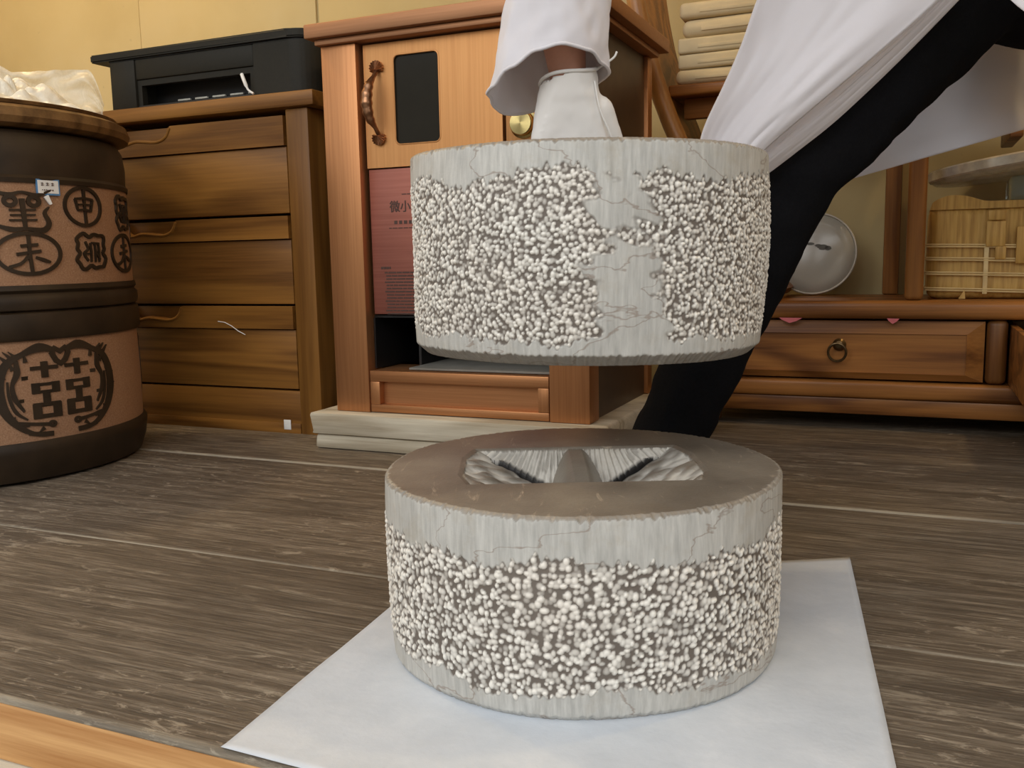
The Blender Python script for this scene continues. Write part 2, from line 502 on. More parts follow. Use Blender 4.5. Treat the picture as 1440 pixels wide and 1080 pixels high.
struct('wall_sky_block', box(-9, 9, -5.2, -5.0, -.5, 2.3, 0), plain('sky_block_render', (.40, .385, .36), .9, 0, .2, 3, .2))  # unseen wall added behind the camera to block low-angle sky light
struct('ground', box(-9, 9, -9, EDGE + .02, -.6, -.5, 0), plain('yard_paving', (.30, .29, .27), .8, 0, .2, 6, .2))

# bare warm bulbs under the ceiling
mb, ntb, bb = base_mat('lit_bulb', .3); bb.inputs['Emission Color'].default_value = (1, .72, .38, 1); bb.inputs['Emission Strength'].default_value = 12
for lx, ly, lz, pw, lb in ((-2.1, 1.35, 2.65, 44, 'bare warm bulb hanging from the ceiling over the tea jar'), (.75, 1.55, 2.65, 30, 'bare warm bulb hanging from the ceiling before the moon shelf')):
    lampo = thing('pendant_lamp', lb, 'lamp', (lx, ly, lz), (0, 0, 0), 'bare bulbs under the ceiling')
    obj('cord', tube([(lx, ly, 2.65), (lx, ly, 2.12)], .004), M['black'], lampo)
    obj('socket', lathe([(0, .08), (.016, .08), (.02, .0), (0, 0)], 24, (lx, ly, 2.05)), M['black'], lampo)
    bl_ = bmesh.new(); bmesh.ops.create_uvsphere(bl_, u_segments=20, v_segments=14, radius=.035, matrix=Matrix.Translation((lx, ly, 2.02)))
    obj('bulb', bl_, mb, lampo)
    pl = bpy.data.lights.new('bulb_light', 'POINT'); pl.energy = pw; pl.color = (1, .72, .37); pl.shadow_soft_size = .06
    plo = bpy.data.objects.new('bulb_light', pl); COL.objects.link(plo); plo.location = (lx, ly, 1.96)

# ------------------------------------------------------------------ the two stones
def stone_mesh(name, H, Rt, Rb, zlo, zhi, seed, kind, bare=None, pitch=.0039):
    rng = np.random.default_rng(seed)
    Na, Nz = 1300, int(H / .0009)
    th = np.linspace(0, 2 * PI, Na, endpoint=False)
    def per(fr, amp):                                   # periodic noise round the stone
        y = np.zeros(Na)
        for f, a in zip(fr, amp): y += a * np.sin(f * th + rng.uniform(0, 6.28))
        return y
    lob = lambda: .0035 * per([5, 9, 14], [1, .8, .7]) + .0045 * np.abs(per([17, 23, 31, 44], [.6, .5, .5, .4])) + .0012 * per([90, 130, 170], [1, 1, 1])
    hi = H - zhi - lob(); lo = zlo + lob() * .8 - .002
    z = np.linspace(0, H, Nz)
    t = z / H
    Rz = Rb + (Rt - Rb) * np.clip(t * 1.15, 0, 1) ** .8 + .0025 * np.sin(PI * t)
    TH, Z = np.meshgrid(th, z)
    Rm = (Rb + Rt) / 2
    SX, SZ = TH * Rm / pitch, Z / pitch
    ncx = int(round(2 * PI * Rm / pitch)); SX = SX * ncx / (2 * PI * Rm / pitch); ncz = int(H / pitch) + 3
    jx, jz = rng.uniform(0, 1, (ncz, ncx)), rng.uniform(0, 1, (ncz, ncx)); amp = rng.uniform(.12, 1, (ncz, ncx)) ** .8; rad = rng.uniform(.40, .72, (ncz, ncx)); asp = rng.uniform(.8, 1.25, (ncz, ncx))
    best = np.zeros_like(SX); ix, iz = np.floor(SX).astype(int), np.floor(SZ).astype(int)
    for dx in (-1, 0, 1):
        for dz in (-1, 0, 1):
            cx, cz = ix + dx, np.clip(iz + dz, 0, ncz - 1); cxm = cx % ncx
            d2 = ((SX - (cx + jx[cz, cxm])) * asp[cz, cxm]) ** 2 + ((SZ - (iz + dz + jz[cz, cxm])) / asp[cz, cxm]) ** 2
            best = np.maximum(best, amp[cz, cxm] * np.clip(1 - d2 / rad[cz, cxm] ** 2, 0, 1) ** .8)
    m = np.clip((hi[None] - Z) / .0016, 0, 1) * np.clip((Z - lo[None]) / .0016, 0, 1)
    if bare is not None:                                # worn patch without hammer marks
        a0, hw = bare
        da = np.angle(np.exp(1j * (TH - a0)))
        fz = np.zeros_like(Z)
        for q in range(34):
            kz, ka = rng.normal(0, 1, 2) * (60 if q < 14 else 210); fz += np.sin(kz * Z + ka * da * .175 + rng.uniform(0, 6.28)) * (.013 if q < 14 else .010)
        e = np.abs(da - .03 + .10 * (Z / H - .5)) - hw * (.50 + .95 * (1 - Z / H)) + fz
        m = m * np.clip(.02 + e / .035, .0, 1)
    # rounded, chipped arrises
    chip = per([37, 61, 83, 120, 200], [1, 1, 1, .8, .6]) * .0006
    ed = .0026 + np.abs(chip) * 1.6; eb = (.0035 if kind == 'facets' else .009) + np.abs(chip)
    inset = np.maximum(0, ed[None] - (H - Z)) ** 2 / ed[None] * .9 + np.maximum(0, eb[None] - Z) * (.7 if kind == 'facets' else 1.05)
    tint = np.clip((ed[None] * .9 - (H - Z)) / .001, 0, .8)
    if kind != 'facets': tint = np.maximum(tint, .62 * np.clip((eb[None] - Z) / .001, 0, 1))
    und = .0016 * (np.sin(3 * TH + seed) * np.cos(Z * 30) + np.sin(7 * TH + 2) * .5)
    R = Rz[:, None] + und - inset + m * (best * .0022 - .0012)
    X, Y = R * np.cos(TH), R * np.sin(TH)
    verts = [np.stack([X, Y, Z], -1).reshape(-1, 3)]; data = [np.stack([m, best * m, tint, 0 * m], -1).reshape(-1, 4)]
    # top face: polar grid with the carved recess
    Rtop = R[-1]; K = 200 if kind == 'facets' else 60
    s = np.linspace(1, 0, K + 1)[1:-1]
    rr = s[:, None] * Rtop[None]; TX, TY = rr * np.cos(th)[None], rr * np.sin(th)[None]
    TZ = np.full_like(TX, H); tp = np.clip(.8 + (1 - s[:, None]) / .02, 0, 1) * np.ones_like(TX); pale = np.zeros_like(TX); gr = np.zeros_like(TX); crease_shade = np.zeros_like(TX)
    if kind == 'facets':                                # two chiselled pits either side of a stone bridge
        ax, by, dep = .110, .074, .062
        ex = np.abs(TX)
        back = (by - TY) * .80; front = (TY + by * .95) * 2.6; side = (ax - .3 * np.abs(TY) * 0 - ex - .25 * np.maximum(0, np.abs(TY) - .035)) * .40
        depth = np.minimum(np.minimum(back, front), np.minimum(side, dep)); depth = np.maximum(depth, 0)
        ridge_h = .002 + .020 * np.clip((by - TY) / (2 * by), 0, 1) ** 1.6
        ridge = ridge_h + np.maximum(0, ex - .006) ** 1.6 * 15
        isr = ridge < depth
        crease = np.clip(1 - np.abs(back - side) / .0030, 0, 1) * (depth > .008) * (~isr)
        blob = np.zeros_like(TX)
        for q in range(24): blob += np.sin(rng.normal(0, 1) * 190 * TX + rng.normal(0, 1) * 190 * TY + rng.uniform(0, 6.28)) * .29
        ang = np.arctan2(by + .05 - TY, ex - .02)
        ch = np.clip(.5 + .45 * np.sin(ang * 74 + 2.5 * np.sin(TY * 60 + TX * 40)) + .35 * np.sin(ang * 131 + 3 * np.sin(TX * 110)) + .35 * blob, 0, 1)
        isb = (back <= side) & (back <= front) & (depth > .002) & (~isr)
        iss = (side < back) & (depth > .002) & (~isr)
        depth = np.minimum(depth, ridge) + crease * .026 + isb * ch * .0022 + iss * .0012 * blob
        TZ -= depth
        pale = np.where(isb, .35 + .5 * (1 - ch), 0) + np.where(iss, .30 + .35 * blob, 0); pale *= (1 - crease); crease_shade = np.clip(2.2 - np.abs(back - side) / .0026, 0, 1) * (depth > .010) * (~isr)  # near-black shade painted into the colour along the pit creases
        tp = np.where(isb | iss, np.clip(.75 - pale, .1, 1), tp); gr = np.clip(pale, 0, .55)
    else:                                               # plain round-ended well for the hand
        q = np.sqrt((TX / .088) ** 2 + (TY / .062) ** 2)
        TZ -= .085 * np.clip((1.06 - q) / .30, 0, 1)
    verts.append(np.stack([TX, TY, TZ], -1).reshape(-1, 3)); data.append(np.stack([gr, gr, tp, crease_shade], -1).reshape(-1, 4))
    rows = Nz + len(s)
    n0 = rows * Na
    verts.append(np.array([[0, 0, TZ[-1].mean()], [0, 0, .001]])); data.append(np.array([[0, 0, 1., 0], [0, 0, 0, 0]]))
    verts = np.concatenate(verts); data = np.concatenate(data)
    i = np.arange(Na); i2 = (i + 1) % Na
    q = []
    for r in range(rows - 1): q.append(np.stack([r * Na + i, r * Na + i2, (r + 1) * Na + i2, (r + 1) * Na + i], -1))
    q = np.concatenate(q)
    tri = np.concatenate([np.stack([(rows - 1) * Na + i, (rows - 1) * Na + i2, np.full(Na, n0)], -1), np.stack([i2, i, np.full(Na, n0 + 1)], -1)])
    me = bpy.data.meshes.new(name)
    me.vertices.add(len(verts)); me.vertices.foreach_set('co', verts.astype(np.float32).ravel())
    loops = np.concatenate([q.ravel(), tri.ravel()]); me.loops.add(len(loops)); me.loops.foreach_set('vertex_index', loops.astype(np.int32))
    me.polygons.add(len(q) + len(tri))
    st = np.concatenate([np.arange(len(q)) * 4, len(q) * 4 + np.arange(len(tri)) * 3]); me.polygons.foreach_set('loop_start', st.astype(np.int32))
    me.update(calc_edges=True); me.validate()
    ca = me.color_attributes.new('data', 'FLOAT_COLOR', 'POINT')
    ca.data.foreach_set('color', data.astype(np.float32).ravel())
    return me


PAPER_Z = .0012; STONE_H = .160
lc = cr(.0610, .826, PAPER_Z)
lower = thing('stone_weight', 'grey stone press weight with carved pits in its top, standing on white paper', 'stone weight', lc, (0, 0, YAW))
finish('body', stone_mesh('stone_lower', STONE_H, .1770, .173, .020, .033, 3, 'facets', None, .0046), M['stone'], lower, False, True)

uc = cr(.0780, .95, .255)
upper = thing('stone_weight', 'grey hammered stone press weight lifted in the air by the gloved hand', 'stone weight', uc, (0, math.radians(.7), YAW))
UH = .190
finish('body', stone_mesh('stone_upper', UH, .1760, .1725, .021, .025, 11, 'well', (-PI / 2 + .055, .125)), M['stone'], upper, False, True)
hb = bmesh.new(); add(hb, tube([(-.088, 0, UH - .030), (-.05, 0, UH - .022), (0, 0, UH - .020), (.05, 0, UH - .022), (.088, 0, UH - .030)], [.019, .016, .0145, .016, .019], 16))
ho = obj('handle', hb, plain('bare_stone_handle', (.21, .18, .145), .5, 0, .25, 30, .2), upper, False, 50)

# ------------------------------------------------------------------ white paper under the lower stone
pA = on_z(310, 1054); pC = on_z(1195, 785); pD0 = on_z(1260, 1080); pL = on_z(435, 950)
pA.y = EDGE + .001
dirR = (pD0 - pC).normalized(); dirL = (pL - pA).normalized()
pD = pC + dirR * ((EDGE - .012 - pC.y) / dirR.y)
pB = pA + dirL * .36
def paperf(s, t):
    a = pA.lerp(pD, s); b = pB.lerp(pC, s); p = a.lerp(b, t)
    z = .0004 + .0006 * max(0, noise.noise(Vector((p.x * 9, p.y * 9, 3)))) + .0012 * max(0, noise.noise(Vector((p.x * 30, p.y * 12, 1))))
    far = math.hypot(p.x - lc.x, p.y - lc.y)
    if far < .19: z = .0004
    if p.y < EDGE + .008: z = max(z, .001)
    return Vector((p.x, p.y, z + .0006))
po = obj('paper_sheet', grid(paperf, 70, 50), M['paper'], None, True, True)
md = po.modifiers.new('t', 'SOLIDIFY'); md.thickness = .0003; md.offset = -1
setp(po, 'white sheet of paper lying on the deck under the lower stone', 'paper')

# ------------------------------------------------------------------ two-tier tea jar
JC = (-1.56, 1.14); JR = .28
def onjar(deg, z, r=0.):
    a = math.radians(deg); return Vector((JC[0] + (JR + r) * math.cos(a), JC[1] + (JR + r) * math.sin(a), z))
jar = thing('ceramic_tea_jar', 'big round two-tier clay tea jar with carved characters and dark glazed bands', 'jar', (JC[0], JC[1], 0))
def jl(prof, name, mat, sm=40): return obj(name, lathe(prof, 128, (JC[0], JC[1], 0)), mat, jar, True, sm)
jl([(0, 0), (.262, 0), (.274, .004), (.283, .03), (.286, .05), (.287, .060), (.282, .068), (.27, .068), (0, .068)], 'base_band', M['ceramic'])
jl([(.27, .066), (.280, .066), (.2805, .15), (.279, .234), (.27, .234)], 'lower_panel', M['clay'])
jl([(.27, .231), (.283, .231), (.286, .236), (.286, .262), (.284, .274), (.278, .277), (.284, .280), (.286, .290), (.285, .300), (.280, .306), (.284, .311), (.282, .319), (.27, .319)], 'middle_band', M['ceramic'])
jl([(.27, .317), (.279, .317), (.2795, .40), (.278, .482), (.27, .482)], 'upper_panel', M['clay'])
jl([(.27, .480), (.281, .480), (.282, .487), (.278, .492), (.279, .520), (.276, .548), (.268, .562), (.20, .566), (0, .566)], 'shoulder_band', M['ceramic'])

def glyph_to_jar(bm2, deg, z, r):
    """flat artwork in metres, +z of the art outwards, wrapped on the jar"""
    for v in bm2.verts:
        x, y, d = v.co; v.co = onjar(deg + math.degrees(x / JR), z + y, r + d)
    return bm2
def text_bm(s, size, depth, sx=1.):
    c = bpy.data.curves.new('t', 'FONT'); c.body = s; c.size = size; c.align_x = 'CENTER'; c.align_y = 'CENTER'; c.extrude = depth; c.offset = size * .012
    o = bpy.data.objects.new('t', c); COL.objects.link(o); dg = bpy.context.evaluated_depsgraph_get(); dg.update()
    me = bpy.data.meshes.new_from_object(o.evaluated_get(dg)); bpy.data.objects.remove(o); bpy.data.curves.remove(c)
    bm = bmesh.new(); bm.from_mesh(me); bpy.data.meshes.remove(me)
    xs = [v.co.x for v in bm.verts]; ys = [v.co.y for v in bm.verts]
    if xs:
        mx, my = (min(xs) + max(xs)) / 2, (min(ys) + max(ys)) / 2
        for v in bm.verts: v.co.x = (v.co.x - mx) * sx; v.co.y -= my
    return bm
def stroke(bm, pts, wid, d0=-.002, d1=.0022, closed=False, n=None):
    """a flat ribbon of artwork with thickness"""
    P = [np.array(p, float) for p in (spline(pts, n) if n else pts)]; m = len(P)
    W = wid if hasattr(wid, '__len__') else [wid] * 2
    L, R = [], []
    for i in range(m):
        t = (P[(i + 1) % m] - P[i - 1]) if closed else (P[min(i + 1, m - 1)] - P[max(i - 1, 0)])
        t = t / (np.linalg.norm(t) + 1e-9); nn = np.array([-t[1], t[0]])
        f = i / max(1, m - 1) * (len(W) - 1); k = min(int(f), len(W) - 2); ww = W[k] + (W[k + 1] - W[k]) * (f - k)
        L.append(P[i] + nn * ww / 2); R.append(P[i] - nn * ww / 2)
    ra = []
    for a, b in zip(L, R): ra.append([bm.verts.new((a[0], a[1], d0)), bm.verts.new((a[0], a[1], d1)), bm.verts.new((b[0], b[1], d1)), bm.verts.new((b[0], b[1], d0))])
    rng = range(m) if closed else range(m - 1)
    for i in rng:
        a, b = ra[i], ra[(i + 1) % m]
        for k in range(3): bm.faces.new((a[k], a[k + 1], b[k + 1], b[k]))
    if not closed: bm.faces.new(ra[0]); bm.faces.new(ra[-1][::-1])
def ell(rx, rz, n=40): return [(rx * math.cos(2 * PI * k / n), rz * math.sin(2 * PI * k / n)) for k in range(n)]
def art(name, deg, z, fn, r=.0):
    bm = bmesh.new(); fn(bm); return obj(name, glyph_to_jar(bm, deg, z, r), M['ceramic'], jar, True, 30)
def a_shen(bm):
    stroke(bm, ell(.039, .031), .0055, closed=True)
    stroke(bm, [(.001, .029), (.001, .0), (.002, -.029)], [.005, .004, .0055])
    stroke(bm, [(-.018, .012), (-.014, -.006)], [.004, .003]); stroke(bm, [(-.018, .012), (.0, .014), (.020, .012)], .004); stroke(bm, [(.020, .012), (.014, -.008)], .004)
    stroke(bm, [(-.012, .003), (.0, .004), (.014, .003)], .003); stroke(bm, [(-.014, -.006), (.0, -.005), (.014, -.007)], .0036)
def a_wei(bm):
    stroke(bm, ell(.050, .032), .006, closed=True)
    stroke(bm, [(.0, .028), (.0, .0), (.002, -.030)], [.006, .0055, .0055]); stroke(bm, [(-.013, .012), (.014, .014)], .005); stroke(bm, [(-.020, -.001), (.018, .004)], .005)
    stroke(bm, [(-.002, -.004), (-.014, -.015), (-.032, -.021)], [.005, .0045, .005], n=10); stroke(bm, [(.009, -.006), (.020, -.010), (.032, -.014)], [.004, .006, .004], n=8)
def a_flower(bm):
    o = [(.034 * math.cos(a) * (1 + .16 * math.cos(4 * a + PI) + .07 * math.sin(11 * a)), .030 * math.sin(a) * (1 + .16 * math.cos(4 * a + PI) + .07 * math.cos(9 * a))) for a in [2 * PI * k / 72 for k in range(72)]]
    stroke(bm, o, .006, closed=True)
    stroke(bm, [(-.014, .016), (-.009, .004), (-.018, -.004), (-.010, -.016)], .004, n=12)
    for x in (-.003, .007, .016): stroke(bm, [(x, .014), (x + .001, .0), (x, -.018)], [.003, .004, .003])
    stroke(bm, [(.0, .014), (.018, .013)], .0035); stroke(bm, [(-.020, -.004), (-.006, -.004)], .003); stroke(bm, [(.007, .006), (.012, -.006), (.019, -.014)], .003, n=8)
def a_bird(bm):
    stroke(bm, [(-.048, .030), (-.02, .024), (.0, .028), (.024, .024), (.046, .032)], [.004, .006, .004, .006, .003], n=16)
    for x in (-.018, .018): stroke(bm, ell(.009, .007, 16), .0065, closed=True) if x == 99 else stroke(bm, [(x + a, .014 + b) for a, b in ell(.0085, .007, 18)], .0065, closed=True)
    for zz, wd in ((.0, .020), (-.008, .019), (-.016, .021)): stroke(bm, [(-wd, zz), (wd, zz + .001)], .003)
    stroke(bm, [(.0, .018), (.002, -.030)], [.008, .006])
    stroke(bm, [(-.045, -.022), (-.02, -.030), (.004, -.029), (.03, -.031), (.040, -.020), (.034, -.004), (.042, .006)], [.004, .008, .005, .009, .008, .006, .002], n=24)
def a_xi(bm):
    for x in (-.028, .028):
        W = .026
        stroke(bm, [(x, .050), (x, .024)], .011); stroke(bm, [(x - .022, .040), (x + .022, .040)], .006); 
        stroke(bm, [(x - W * .85, .013), (x + W * .85, .013)], .005); stroke(bm, [(x - W * .85, .001), (x + W * .85, .001)], .005)
        for q in (-1, 1): stroke(bm, [(x + q * W * .62, .016), (x + q * W * .62, -.001)], .013)
        stroke(bm, [(x, -.001), (x, -.022)], .012)
        for q in (-1, 1): stroke(bm, [(x + q * W * .62, -.018), (x + q * W * .62, -.042)], .014)
        stroke(bm, [(x - W * .85, -.020), (x + W * .85, -.020)], .007); stroke(bm, [(x - W * .85, -.039), (x + W * .85, -.039)], .007)
    stroke(bm, [(-.064, .0255), (.064, .0255)], .006); stroke(bm, [(-.070, -.0105), (.072, -.0105)], .0055)
def a_wreath(bm):
    for q in (-1, 1):
        def Q(p): return [(q * a, b) for a, b in p]
        stroke(bm, Q([(.012, .068), (.034, .073), (.060, .064), (.084, .050), (.096, .026), (.098, -.004), (.088, -.034), (.066, -.058), (.040, -.070)]), [.008, .015, .008, .012, .015, .017, .013, .009, .004], n=44)
        stroke(bm, Q([(.070, .054), (.070, .034), (.078, .016), (.076, -.006), (.064, -.028)]), [.006, .010, .006, .008, .004], n=22)
        stroke(bm, Q([(.085, .022), (.084, -.004), (.076, -.028), (.060, -.042)]), [.003, .005, .006, .003], n=18)
        for k in range(9):
            a = -1.2 + k * .27; x, y = .098 * math.cos(a) + .0, .062 * math.sin(a); stroke(bm, Q([(x, y), (x + .012 * math.cos(a + .5), y + .014 * math.sin(a + .7))]), [.007, .001])
        for (x, y) in ((.070, .060), (.078, .060), (.086, .056)): stroke(bm, Q([(x, y), (x + .010, y + .010)]), [.006, .001])
        stroke(bm, Q([(.074, -.046), (.050, -.050), (.026, -.053)]), [.006, .005, .006], n=10); stroke(bm, [(q * .022 + a, -.053 + b) for a, b in ell(.0045, .0035, 12)], .005, closed=True)
        stroke(bm, Q([(.060, -.064), (.040, -.068), (.022, -.069)]), [.006, .008, .008], n=10)
    stroke(bm, [(-.014, .062), (-.009, .070), (.0, .064), (.009, .070), (.014, .062), (.008, .050), (.0, .044), (-.008, .050)], .009, closed=True)
art('carved_character', 4.6, .446, a_shen); art('carved_character', -16.8, .369, a_wei); art('carved_flower', 6.6, .372, a_flower); art('carved_bird_character', -17.8, .437, a_bird)
art('double_happiness', -9.8, .146, a_xi); art('dragon_wreath', -9.8, .146, a_wreath)
for k, (fa, fb) in enumerate(((a_wei, a_shen), (a_flower, a_bird))):
    art('carved_character', 28 + 2 * k if k == 0 else 30, .369 if k == 0 else .440, fa); 
art('carved_character', 33, .369, a_flower) if False else None
for k in range(4): art('carved_character', 62 + 60 * k, .41, (a_wei, a_bird, a_shen, a_flower)[k])
art('dragon_wreath', 70, .146, a_wreath); art('double_happiness', 70, .146, a_xi)

# sticker on the jar
st = bmesh.new(); stroke(st, [(-.0195, 0), (.0195, 0)], .025, 0, .0022); 
sko = obj('price_sticker', glyph_to_jar(st, -9.0, .474, .0), M['blue_edge'], jar)
st = bmesh.new(); stroke(st, [(-.0172, 0), (.0172, 0)], .0205, .002, .0026); obj('sticker_face', glyph_to_jar(st, -9.0, .4745, 0), M['white_sheet'], sko)
st = bmesh.new()
for x in (-.010, -.0015, .007):                         # smudged ink marks of the sticker
    stroke(st, [(x - .0022, .0062), (x + .0024, .0058)], .0009, .0025, .0029); stroke(st, [(x + .0002, .0072), (x - .0008, .0022)], .0009, .0025, .0029); stroke(st, [(x - .002, .0030), (x + .0026, .0034)], .0009, .0025, .0029)
for k in range(6): stroke(st, [(-.011 + k * .0034, -.0042), (-.0092 + k * .0034, -.0046 - .0005 * (k % 2))], .0018 if k % 3 else .0011, .0025, .0029)
obj('ink_marks', glyph_to_jar(st, -9.0, .474, 0), M['print'], sko)
st = bmesh.new(); stroke(st, [(-.0025, .004), (.0045, -.009)], [.008, .004], .0, .003); obj('torn_tag', glyph_to_jar(st, -9.6, .456, .001), M['white_sheet'], jar)

lid = thing('jar_lid', 'thick round brown wooden lid lying on the clay tea jar', 'lid', (JC[0], JC[1], .5665))
obj('disc', lathe([(0, 0), (.275, 0), (.288, .004), (.292, .014), (.287, .028), (.275, .034), (0, .040)], 96, (JC[0], JC[1], .5668)), M['lid_wood'], lid)
obj('rim', lathe([(.262, .0352), (.270, .036), (.272, .041), (.264, .043), (.25, .0400), (.25, .0372)], 96, (JC[0], JC[1], .5668)), M['lid_wood'], lid)

# crumpled plastic bag on the lid
bag = thing('plastic_bag', 'crumpled translucent white plastic bag on the jar lid', 'plastic bag', (JC[0] - .05, JC[1] + .03, .607))
LIDZ = .6085
BP, BN = Vector((.917, .399, 0)), Vector((-.399, .917, 0))   # along the lid and away from the deck edge
def bagf(s, t):
    a = 2 * PI * s; R_ = 1 - t
    e = .185 * R_ * math.cos(a) * (1 + .10 * math.sin(3 * a + 1)); g = .12 * R_ * math.sin(a) * (1 + .12 * math.sin(4 * a))
    p = Vector((-1.545, 1.225, 0)) + BP * e + BN * g
    hgt = (.078 - .20 * e) * (1 - R_ ** 2.4)
    q = Vector((e * .5, g, 0))
    cr_ = noise.noise(q * 11) * .6 + abs(noise.noise(q * 30 + Vector((0, 0, 4)))) + .55 * abs(noise.noise(q * 66 + Vector((0, 0, 8))))
    return Vector((p.x, p.y, LIDZ + .0015 + max(0, hgt * (.55 + .7 * cr_)) + .010 * abs(noise.noise(q * 50)) * (1 - R_ ** 6)))
obj('crumpled_bag', grid(bagf, 150, 56, True), M['bagwhite'], bag, True, True)
def filmf(s, t):                                        # loose film standing up behind the heap
    e = -.20 + .36 * s; top = .148 - .040 * min(1, max(0, (s - .30) / .18)) - .07 * max(0, (s - .90) / .1) ** 2
    p = Vector((-1.545, 1.225, 0)) + BP * e + BN * (.075 + .02 * math.sin(4 * s) + .025 * t + .015 * noise.noise(Vector((s * 5, t * 5, 0))))
    return Vector((p.x, p.y, LIDZ + .004 + t * top + .004 * noise.noise(Vector((s * 12, t * 8, 3)))))
obj('loose_film', grid(filmf, 70, 26), M['film'], bag, True, True)

# ------------------------------------------------------------------ chest of drawers
CV = 1.518; CU0, CU1 = -1.625, -1.075; CD = 1.93
chest = thing('chest_of_drawers', 'brown wooden chest of three drawers beside the copper cabinet', 'chest', ((CU0 + CU1) / 2, CV, 0))
obj('top', box(CU0 - .04, CU1 + .022, CV - .012, CD + .01, .641, .670, .004), M['chest'], chest)
for u in (CU0, CU1 - .052):
    obj('stile', box(u, u + .052, CV, CD, .0, .640, .003), M['chest_v'], chest)
obj('back', box(CU0 + .05, CU1 - .05, CD - .02, CD, .02, .64, 0), M['chest'], chest)
obj('skirt', box(CU0 + .053, CU1 - .0535, CV + .004, CV + .03, .004, .088, .002), M['chest'], chest)
obj('kick', box(CU0 + .053, CU1 - .0535, CV + .001, CV + .0035, .0, .022, .001), M['chest'], chest)
for (zb, zt, zr) in ((.441, .628, .571), (.262, .437, .392), (.0905, .2595, .213)):
    d = obj('drawer', box(CU0 + .056, CU1 - .056, CV + .004, CD - .03, zb + .0015, zr - .0008, .002), M['chest'], chest)
    # grip rail with a scooped, waved hand pull on the left
    a, b = CU0 + .056, CU1 - .056
    g0, g1 = a + .005, a + .155
    wave = [(g0, zt), (g0 + .008, zt - .016), (g0 + .025, zt - .027), (g0 + .055, zt - .022), (g0 + .085, zt - .024), (g0 + .115, zt - .026), (g1 - .012, zt - .018), (g1, zt)]
    wv = [tuple(p) for p in spline(wave, 24)]
    obj('grip_rail', prism([(a, zr + .0008)] + [(a, zt)] + wv + [(b, zt), (b, zr + .0008)], CV - .003, CV + .010, 'y'), M['chest'], d)
    obj('grip_recess', box(a + .001, g1 + .01, CV + .011, CV + .022, zr + .001, zt - .001, .001), M['chest'], d)
    obj('grip_moulding', tube([(p[0], CV - .003, p[1] - .004) for p in wv], .0032, 8), M['chest'], d)
def pale_bits():
    s1 = on_v(306, 452, CV - .006); s2 = on_v(345, 468, CV - .004)
    pts = [s1.lerp(s2, t) + Vector((0, 0, .004 * math.sin(t * 5))) for t in (0, .25, .5, .75, 1)]
    o = obj('thread', tube([(p.x, CV - .0045, p.z) for p in pts], .0009, 6), M['white_sheet'], chest)
    c = on_v(405, 597, CV + .001); obj('label_tag', box(c.x - .0085, c.x + .0085, CV - .0012, CV + .0005, c.z - .010, c.z + .010, .0004), M['white_sheet'], chest)
pale_bits()

# ------------------------------------------------------------------ black printer on the chest
PR0, PR1, PV0, PV1, PZ = -1.572, -1.066, 1.522, 1.88, .6702
prn = thing('printer', 'black desktop printer with flat lid standing on the chest of drawers', 'printer', ((PR0 + PR1) / 2, (PV0 + PV1) / 2, PZ))
def rrect(x0, x1, y0, y1, rad, corners=(1, 1, 1, 1), n=8):
    P = []
    for (cx, cy, a0, k) in ((x1 - rad, y0 + rad, -PI / 2, 0), (x1 - rad, y1 - rad, 0, 1), (x0 + rad, y1 - rad, PI / 2, 2), (x0 + rad, y0 + rad, PI, 3)):
        if corners[k]: P += [(cx + rad * math.cos(a0 + PI / 2 * i / n), cy + rad * math.sin(a0 + PI / 2 * i / n)) for i in range(n + 1)]
        else: P.append(((x1, y0), (x1, y1), (x0, y1), (x0, y0))[k])
    return P
obj('lid', prism(rrect(PR0 - .050, PR1 + .004, PV0 - .004, PV1, .055, (1, 0, 0, 0)), PZ + .102, PZ + .118, 'z', .003), M['printer'], prn)
obj('lid_seal', prism(rrect(PR0 - .004, PR1 - .003, PV0 + .004, PV1 - .01, .05, (1, 0, 0, 0)), PZ + .0995, PZ + .1018, 'z'), M['printer_in'], prn)
SL0, SL1 = PR0 + .068, PR0 + .372
obj('body_right', prism(rrect(SL1, PR1, PV0, PV1 - .01, .052, (1, 0, 0, 0)), PZ, PZ + .099, 'z', .002), M['printer'], prn)
obj('body_left', box(PR0, SL0, PV0, PV1 - .01, PZ, PZ + .099, .003), M['printer'], prn)
obj('body_brow', box(SL0 + .0005, SL1 - .0005, PV0 + .002, PV1 - .01, PZ + .058, PZ + .099, .003), M['printer'], prn)
obj('slot_back', box(SL0 + .0005, SL1 - .0005, PV0 + .06, PV0 + .3, PZ + .002, PZ + .0575, 0), M['printer_in'], prn)
obj('slot_frame', prism([(SL0 + .001, PZ + .0575), (SL0 + .001, PZ + .006), (SL0 + .012, PZ + .006), (SL0 + .012, PZ + .046), (SL1 - .012, PZ + .046), (SL1 - .012, PZ + .006), (SL1 - .001, PZ + .006), (SL1 - .001, PZ + .0575)], PV0 + .006, PV0 + .02, 'y'), M['printer'], prn)
obj('paper_tray', box(SL0 + .0005, SL1 - .0005, PV0 + .004, PV0 + .06, PZ, PZ + .006, .001), M['printer_in'], prn)
for k in range(5): obj('roller', box(SL0 + .065 + k * .046, SL0 + .098 + k * .046, PV0 + .050, PV0 + .056, PZ + .017, PZ + .021, .001), M['chrome'], prn)
c0, c1 = SL1 - .02, SL1 + .006
obj('loose_wire', tube([tuple(p) for p in spline([(c0 - .006, PV0 - .002, PZ + .044), (c0 + .002, PV0 - .006, PZ + .030), (c0 + .012, PV0 - .008, PZ + .012), (c1 - .002, PV0 - .008, PZ + .0035)], 14)], [.0035] * 8 + [.0022] * 7, 8), M['white_sheet'], prn)

